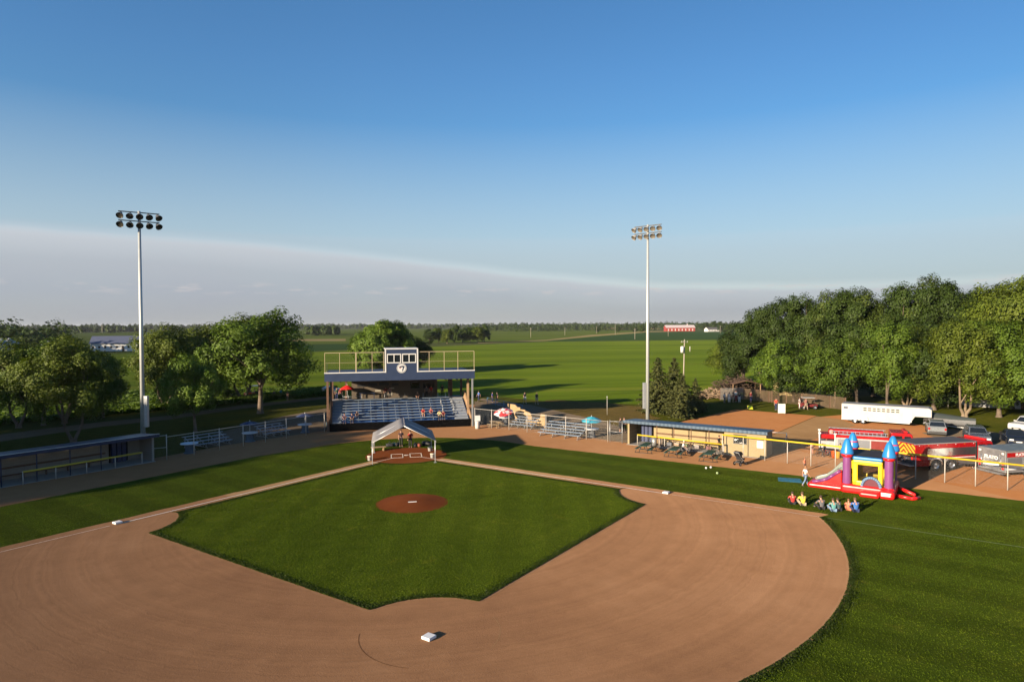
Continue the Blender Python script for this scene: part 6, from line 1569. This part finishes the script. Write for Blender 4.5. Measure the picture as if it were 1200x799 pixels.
person('firefighter in orange vest standing between the red tanker and rescue truck', at(1141,548.5), 10, 'stand', (.60,.14,.03), NAV, 1.05)
person('person in dark shirt behind the orange vest by the red tanker', at(1136,546), -30, 'stand', (.03,.06,.08), BLK, 1.05)
# pushchair on the clay before the storage room
def pushchair():
    g = thing('pushchair', 'black pushchair with hood standing on the clay before the storage room', 'pushchair', at(868,544.5), R(25)); g.scale = (1.2,)*3
    m = MB(); m.prism([(-.25,.42),(.2,.38),(.28,.5),(-.05,.55),(-.3,1.0),(-.42,.95)], -.22, .22, 'y'); m.build('seat', M_bagk, g, bevel=.03)
    m = MB(); P = [(-.36+.36*math.cos(a), .70+.40*math.sin(a)) for a in [R(20+i*14) for i in range(9)]]
    m.prism(P+[(-.36,.70)], -.23, .23, 'y'); m.build('hood', M_bagk, g)
    m = MB()
    for s in (-1,1): m.tube([(-.62,s*.24,1.02),(-.3,s*.24,.62),(.32,s*.24,.12)],.018,6); m.tube([(-.02,s*.24,.42),(-.4,s*.24,.14)],.018,6)
    m.cyl((-.62,-.24,1.02),(-.62,.24,1.02),.022,n=6); m.build('frame', M_galv, g)
    for x, y, r in ((-.42,.26,.15),(-.42,-.26,.15),(.34,.24,.11),(.34,-.24,.11)): wheel(g, x, y, r, .05)
    m = MB(); m.box(-.38,.15,-.2,.2,.18,.32); m.build('basket', M_dark, g)
pushchair()
# ------------------------------------------------------------------ plank fence, brush pile, houses
def plank_fence(label, pts, h, mat):
    a = Vector(pts[0]); b = Vector(pts[-1]); g = thing('plank_fence', label, 'fence', (a.x,a.y,0), 0, 'plank fences behind the lot')
    m = MB(); rr = random.Random(4)
    for p, q in zip(pts[:-1], pts[1:]):
        p = Vector(p)-a; q = Vector(q)-a; d = q-p; L = d.length; u = d/L; n = int(L/.16)
        for i in range(n):
            c = p+u*(i*.16+.08); hh = h+rr.uniform(-.04,.04); m.beam((c.x,c.y,.03),(c.x,c.y,hh),.15,.025,up=u)
        k = 0
        while k < L: c = p+u*k; pm = MB(); pm.beam((c.x-u.y*-.06,c.y+u.x*.06,0),(c.x-u.y*-.06,c.y+u.x*.06,h-.05),.1,.1); pm.build('post', M_woodd, g); k += 2.4
    m.build('planks', mat, g)
M_fence = paint('grey brown fence planks', (.28,.195,.12), .9, var=.3, scale=1.2, bump=.2)
M_fenceg = paint('silvered fence planks', (.23,.215,.20), .9, var=.25, scale=1.2, bump=.2)
plank_fence('silvered plank fence panel behind the first gathered people', [at(844,468.5), at(872,468)], 2.0, M_fenceg)
plank_fence('brown plank fence running behind the young trees to the trailer', [at(872,468), at(905,471.5), at(940,474.5), at(992,480.5)], 1.9, M_fence)
def heap(label, p, s, mat, seed, n=420):
    g = np.random.default_rng(seed); m = MB()
    for i in range(n):
        u = g.normal(size=3); u /= np.linalg.norm(u); r_ = g.random()**.4
        c = Vector((u[0]*s[0]*r_, u[1]*s[1]*r_, abs(u[2])*s[2]*r_+.05)); d = Vector(g.normal(size=3)*np.array([1,1,.35])).normalized()*(.35+.8*g.random())
        m.cyl(c-d*.5, c+d*.5, .03+.05*g.random(), n=5)
    o = m.build('brush_pile', mat); o.location = p; tag(o, label, 'brush pile', 'brush piles'); return o
heap('big brown heap of branches and logs beyond the silvered fence', at(861,458.5), (5.2,3.2,3.0), paint('weathered branches', (.075,.048,.032), .95, var=.35), 2, 650)
heap('pale heap of split wood at the end of the silvered fence', at(838,466), (4.6,2.2,1.6), M_fence, 6, 420)
# dark tarpaulin shelter beside the heap
g = thing('tarp_shelter', 'low dark shelter under a tarpaulin beside the brown heap', 'shelter', at(872,459.5), R(-15))
m = MB(); m.prism([(-2.6,1.7),(0,2.4),(2.6,1.7),(2.6,1.62),(0,2.3),(-2.6,1.62)], -1.8, 1.8, 'y'); m.build('roof', M_woodd, g)
m = MB(); m.box(-2.5,2.5,1.5,1.6,0,1.7); m.build('back_sheet', M_black, g)
for x in (-2.5,2.5):
    for y in (-1.7,1.5): m = MB(); m.box(x-.06,x+.06,y-.06,y+.06,0,1.65); m.build('post', M_wood, g)
def house(label, p, rz, L, D, H, RH, wall, roof, nwin=3, name='house', door=True, overhang=.4, winm=None):
    g = thing(name, label, 'house' if name == 'house' else 'barn', p, rz)
    m = MB(); m.prism([(-D/2,0),(D/2,0),(D/2,H),(0,H+RH),(-D/2,H)], -L/2, L/2, 'x'); m.build('wall', wall, g)
    m = MB(); k = RH/(D/2); o = overhang
    m.prism([(-D/2-o,H-o*k+.02),(0,H+RH+.02),(D/2+o,H-o*k+.02),(D/2+o,H-o*k+.22),(0,H+RH+.24),(-D/2-o,H-o*k+.22)], -L/2-o, L/2+o, 'x'); rf = m.build('roof', roof, g)
    for i in range(nwin):
        x = -L/2+L*(i+.5)/nwin
        for s_ in (-1,1):
            y = s_*(D/2+.02); m = MB(); m.box(x-.5,x+.5,min(y,y-s_*.08),max(y,y-s_*.08),H*.38,H*.38+1.2); w = m.build('window', winm or M_white, g)
            m = MB(); m.box(x-.42,x+.42,min(y+s_*.012,y),max(y+s_*.012,y),H*.38+.08,H*.38+1.12); m.build('pane', M_glass, w)
    if door:
        m = MB(); m.box(L*.12-.5,L*.12+.5,-D/2-.05,-D/2+.02,0,2.05); d = m.build('door', M_woodd, g); m = MB(); m.ball((L*.12+.38,-D/2-.08,1.0),.05,8,5); m.build('handle', M_chrome, d)
    return g, rf
M_shing = paint('grey shingles', (.10,.095,.09), .9, var=.2, scale=2); M_ywall = paint('yellow siding', (.60,.46,.20), .8, var=.1); M_wwall = paint('white siding', (.66,.65,.62), .7, var=.08)
M_rbarn = ribbed('red barn boards', (.30,.040,.030), 1.2, 0, .8, 0); M_rroof = paint('pink grey barn roof', (.56,.47,.45), .6, var=.08); M_nroof = paint('slate blue roof', (.10,.115,.17), .6, var=.12)
house('yellow sided house glimpsed between the trunks of the woods', atd(951,132), R(-25), 12, 8, 3.0, 2.2, M_ywall, M_shing, 3)
house('pale house mostly hidden by the yellowish trees at the picture edge', atd(1183,128), R(-40), 12, 8, 2.8, 2.0, M_wwall, M_shing, 3)
g, rf = house('long red barn with pinkish roof on the horizon', atd(796,1160), R(-8), 50, 16, 6.5, 4.2, M_rbarn, M_rroof, 0, 'barn', False, .6)
m = MB()
for i in range(8): m.box(-22+i*6, -20.5+i*6, -8.08, -8.0, 1.2, 4.2)
m.build('barn_doors', M_wwall, g)
m = MB(); m.lathe([(.01,10.7),(1.0,10.7),(1.0,12.2),(.6,12.8),(.01,13.0)][::-1], (14,0,0), 12); m.build('roof_vent', M_rroof, rf)
house('white farmhouse on the horizon past the red barn', atd(834,1110), R(10), 22, 10, 4.0, 3.0, M_wwall, M_shing, 4)
g, rf = house('long white building with slate roof beyond the loose shade trees', atd(140,400), R(8), 24, 11, 4.2, 3.4, M_wwall, M_nroof, 9, 'barn', True, .5, M_dark)
for i, (px, d, r_, hh) in enumerate([(2,330,4.2,5.5),(11,336,4.2,5.5),(60,345,3.6,5.0)]):
    g = thing('grain_bin', ['round steel grain bin cut by the picture edge','round steel grain bin, second from the picture edge','round steel grain bin half hidden by the shade trees'][i], 'grain bin', atd(px, d), 0, 'steel grain bins')
    m = MB(); pr = []
    for k in range(9): pr += [(r_, hh*k/9), (r_+.06, hh*(k+.5)/9)]
    m.lathe(pr+[(r_,hh)], (0,0,0), 28); m.build('shell', M_galv, g)
    m = MB(); m.lathe([(r_+.25,hh-.1),(.5,hh+r_*.55),(.45,hh+r_*.55+.4),(.01,hh+r_*.55+.5)], (0,0,0), 28); m.build('roof', M_galv, g)
# utility poles
M_upole = paint('pole timber', (.36,.31,.25), .9, var=.2, scale=2)
def upole(label, p, h, tr=False, arm=True, rz=0, thick=.16):
    g = thing('utility_pole', label, 'utility pole', p, rz, 'utility poles'); m = MB(); m.cyl((0,0,-.2),(.0,0,h),thick,thick*.7,n=10); m.build('pole', M_upole, g)
    if arm:
        m = MB(); m.box(-1.0,1.0,-.06,.06,h-.7,h-.55); a = m.build('crossarm', M_upole, g)
        m = MB()
        for x in (-.9,-.4,.4,.9): m.lathe([(.03,h-.55),(.06,h-.5),(.05,h-.4),(.01,h-.36)],(x,0,0),8)
        m.build('insulator', M_white, a)
    if tr: m = MB(); m.lathe([(.01,h-2.9),(.36,h-2.9),(.38,h-1.6),(.01,h-1.45)],(-.62,0,0),16); m.build('transformer', M_white, g)
    return g
u = upole('leaning utility pole with grey transformer behind the spruces', at(801,449), 9.6, True, True, R(20)); u.rotation_euler = (0, R(1.6), R(20))
for i, (px, d, hh) in enumerate([(744,560,9),(721,800,13),(622,640,9.5),(662,760,10),(699,900,10),(783,700,7),(844,900,10)]):
    upole(['thin pole at the lane end of the hay field near the light mast','pole between the ripe grain and the dark soybean field','pole nearest the grove across the hay field','thin pole on the skyline between grove and field lane','distant pole before the ripe grain','short white topped post below the red barn','pole beside the white farmhouse'][i], atd(px, d), hh, False, i % 2 == 0, 0, .2)
u = upole('thin mast on the skyline over the long white building', atd(120,1500), 17, False, False, 0, .5)
for i, (px, py, h_) in enumerate([(711.5,486,2.6),(808.5,412,2.2),(1111,478,3.0)]):
    g = thing('marker_post', ['thin white post in the rough grass before the hay field','small white marker post out in the hay field by the utility pole','white post on the lawn behind the boat'][i], 'post', at(px, py), 0, 'white posts'); m = MB(); m.cyl((0,0,0),(0,0,h_),.035 if i != 1 else .2,n=8); m.build('post', M_postp, g); m = MB(); m.ball((0,0,h_),.08 if i != 1 else .22,8,5); m.build('cap', M_white, g)
# ------------------------------------------------------------------ sky, sun, camera
HAZE_DENSITY = .00004
SUN_EL, SUN_AZ = R(13.0), math.atan2(-.857, -.515)      # azimuth from +y towards +x
sd = Vector((math.sin(SUN_AZ)*math.cos(SUN_EL), math.cos(SUN_AZ)*math.cos(SUN_EL), math.sin(SUN_EL)))
w = bpy.data.worlds.new('World'); scene.world = w; w.use_nodes = True
class WT(NT):
    def __init__(s, w): s.t = w.node_tree; s.t.nodes.clear(); s.out = s.n('ShaderNodeOutputWorld')
t = WT(w)
sky = t.n('ShaderNodeTexSky'); sky.sky_type = 'NISHITA'; sky.sun_disc = False; sky.sun_elevation = SUN_EL; sky.sun_rotation = SUN_AZ % (2*PI)
sky.altitude = 300; sky.air_density = 1.0; sky.dust_density = 0.4; sky.ozone_density = 3.5
# thin cloud sheet low over the horizon, described by azimuth and elevation
dirv = t.n('ShaderNodeTexCoord').outputs['Generated']
sx = t.n('ShaderNodeSeparateXYZ'); t.l(dirv, sx.inputs[0])
el = t.math('ARCSINE', sx.outputs[2]); az = t.math('ARCTAN2', sx.outputs[0], sx.outputs[1])
cb = t.n('ShaderNodeCombineXYZ'); t.l(az, cb.inputs[0]); t.l(t.math('MULTIPLY', el, 3.2), cb.inputs[1])
n1 = t.noise(3.2, 5, cb.outputs[0], .55); n2 = t.noise(16, 4, cb.outputs[0], .6, .4)
edge = t.ramp(t.math('MULTIPLY_ADD', az, 1/2.2, .5), [(.0,.150),(.22,.128),(.285,.1275),(.365,.1262),(.468,.1145),(.585,.085),(.672,.064),(.76,.060),(1.0,.060)])
edge = t.math('ADD', edge, t.math('MULTIPLY', t.math('SUBTRACT', n1, .5), .016))
dd = t.math('SUBTRACT', edge, el)
top = t.ramp(t.math('MULTIPLY_ADD', dd, 42, .42), [(.0,0.0),(.5,.66),(1.0,1.0)])
sheet_amt = t.math('MULTIPLY', top, t.math('MULTIPLY_ADD', n1, .25, .80))
veil = t.math('MULTIPLY', t.ramp(t.math('MULTIPLY', el, 3.4), [(.0,.95),(.35,.80),(.7,.36),(1.0,0.0)]), .9)
amt = t.math('MINIMUM', t.math('MAXIMUM', sheet_amt, veil), 1.0)
# wisps above and little cumulus within
wv = t.mapping(cb.outputs[0], (3.5, 11, 1), R(-24)); n3 = t.noise(2.2, 6, wv, .62, .8)
wm = t.math('MULTIPLY', t.ramp(n3, [(.47,0.0),(.72,1.0)]), t.ramp(t.math('MULTIPLY', t.math('ABSOLUTE', t.math('SUBTRACT', el, .155)), 16), [(.0,.55),(1.0,0.0)]))
wm = t.math('MULTIPLY', wm, t.ramp(t.math('MULTIPLY_ADD', az, 1/2.2, .5), [(.22,1.0),(.36,.75),(.47,.12),(.6,0.0)]))
amt = t.math('MAXIMUM', amt, wm)
cv = t.mapping(cb.outputs[0], (9, 17, 1)); n4 = t.noise(2.6, 5, cv, .55)
cm = t.math('MULTIPLY', t.ramp(n4, [(.54,0.0),(.66,1.0)]), t.ramp(t.math('MULTIPLY', t.math('ABSOLUTE', t.math('SUBTRACT', el, .052)), 60), [(.0,1.0),(.7,0.0)]))
grey = t.ramp(t.math('MULTIPLY', el, 7.5), [(.0,(2.10,2.18,2.36)),(.35,(2.18,2.34,2.68)),(.60,(2.45,2.60,2.88)),(.95,(2.75,2.95,3.2)),(1.0,(2.6,2.95,3.25))])
hs = t.n('ShaderNodeHueSaturation'); hs.inputs['Saturation'].default_value = 1.12; t.l(sky.outputs[0], hs.inputs['Color'])
rim = t.ramp(t.math('MULTIPLY_ADD', dd, 14, .40), [(.36,0.0),(.50,1.0),(.62,.55),(1.0,0.0)])
rim = t.math('MULTIPLY', rim, t.ramp(t.math('MULTIPLY_ADD', az, 1/2.2, .5), [(.3,1.0),(.5,.8),(.66,.75),(.8,.6)]))
skc = t.mix(1.0, hs.outputs[0], t.ramp(t.math('MULTIPLY', el, 2.5), [(.0,(1,1,.90)),(.5,(1,.99,.92)),(.9,(1,1,1))]), 'MULTIPLY')
skc = t.mix(1.0, skc, t.ramp(t.math('MULTIPLY_ADD', az, 1/2.2, .5), [(.48,(1,1,1)),(.9,(.74,.78,.80)),(1.0,(.74,.78,.80))]), 'MULTIPLY')
grey = t.mix(t.math('MULTIPLY', rim, .85), grey, (3.40,3.45,3.66))
col = t.mix(amt, skc, grey)
col = t.mix(t.math('MULTIPLY', cm, .6), col, (3.3,3.1,3.1))
bg = t.n('ShaderNodeBackground'); bg.inputs['Strength'].default_value = .090
t.l(col, bg.inputs['Color']); t.l(bg.outputs[0], t.out.inputs['Surface'])
sl = bpy.data.lights.new('sun', 'SUN'); sl.energy = 5.0; sl.angle = R(.5); sl.color = (1.0, .82, .60)
so = bpy.data.objects.new('sun', sl); COL.objects.link(so); so.location = (-100,-60,60); so.rotation_euler = (-sd).to_track_quat('-Z', 'Y').to_euler()
cd = bpy.data.cameras.new('camera'); cam = bpy.data.objects.new('camera', cd); COL.objects.link(cam); scene.camera = cam
cd.sensor_width = 36; cd.sensor_fit = 'HORIZONTAL'; cd.lens = CF/1200*36; cd.clip_start = .2; cd.clip_end = 20000
Mx = Matrix((CR_, CU_, -CF_)).transposed().to_4x4(); Mx.translation = (CX, CY, CZ); cam.matrix_world = Mx
vs = scene.view_settings; vs.view_transform = 'Standard'; vs.look = 'None'; vs.exposure = 1.08; vs.gamma = 1; vs.use_curve_mapping = False
scene.render.engine = 'CYCLES'; c = scene.cycles
c.use_denoising = True; c.max_bounces = 5; c.diffuse_bounces = 3; c.glossy_bounces = 3; c.transmission_bounces = 4; c.transparent_max_bounces = 12; c.volume_bounces = 0; c.denoising_input_passes = 'RGB_ALBEDO_NORMAL'
c.caustics_reflective = False; c.caustics_refractive = False; c.sample_clamp_indirect = 4

# the evening air: even thin haze over the plain
hz = MB(); hz.box(-9300, 9300, -9300, 9300, -1.3, 31.0); o = hz.build('haze', None); o['kind'] = 'stuff'
ht = NT('thin haze'); pv = ht.n('ShaderNodeVolumePrincipled'); pv.inputs['Color'].default_value = (.86,.91,1.0,1); pv.inputs['Density'].default_value = HAZE_DENSITY; pv.inputs['Anisotropy'].default_value = .0
ht.l(pv.outputs[0], ht.out.inputs['Volume']); o.data.materials.append(ht.m)
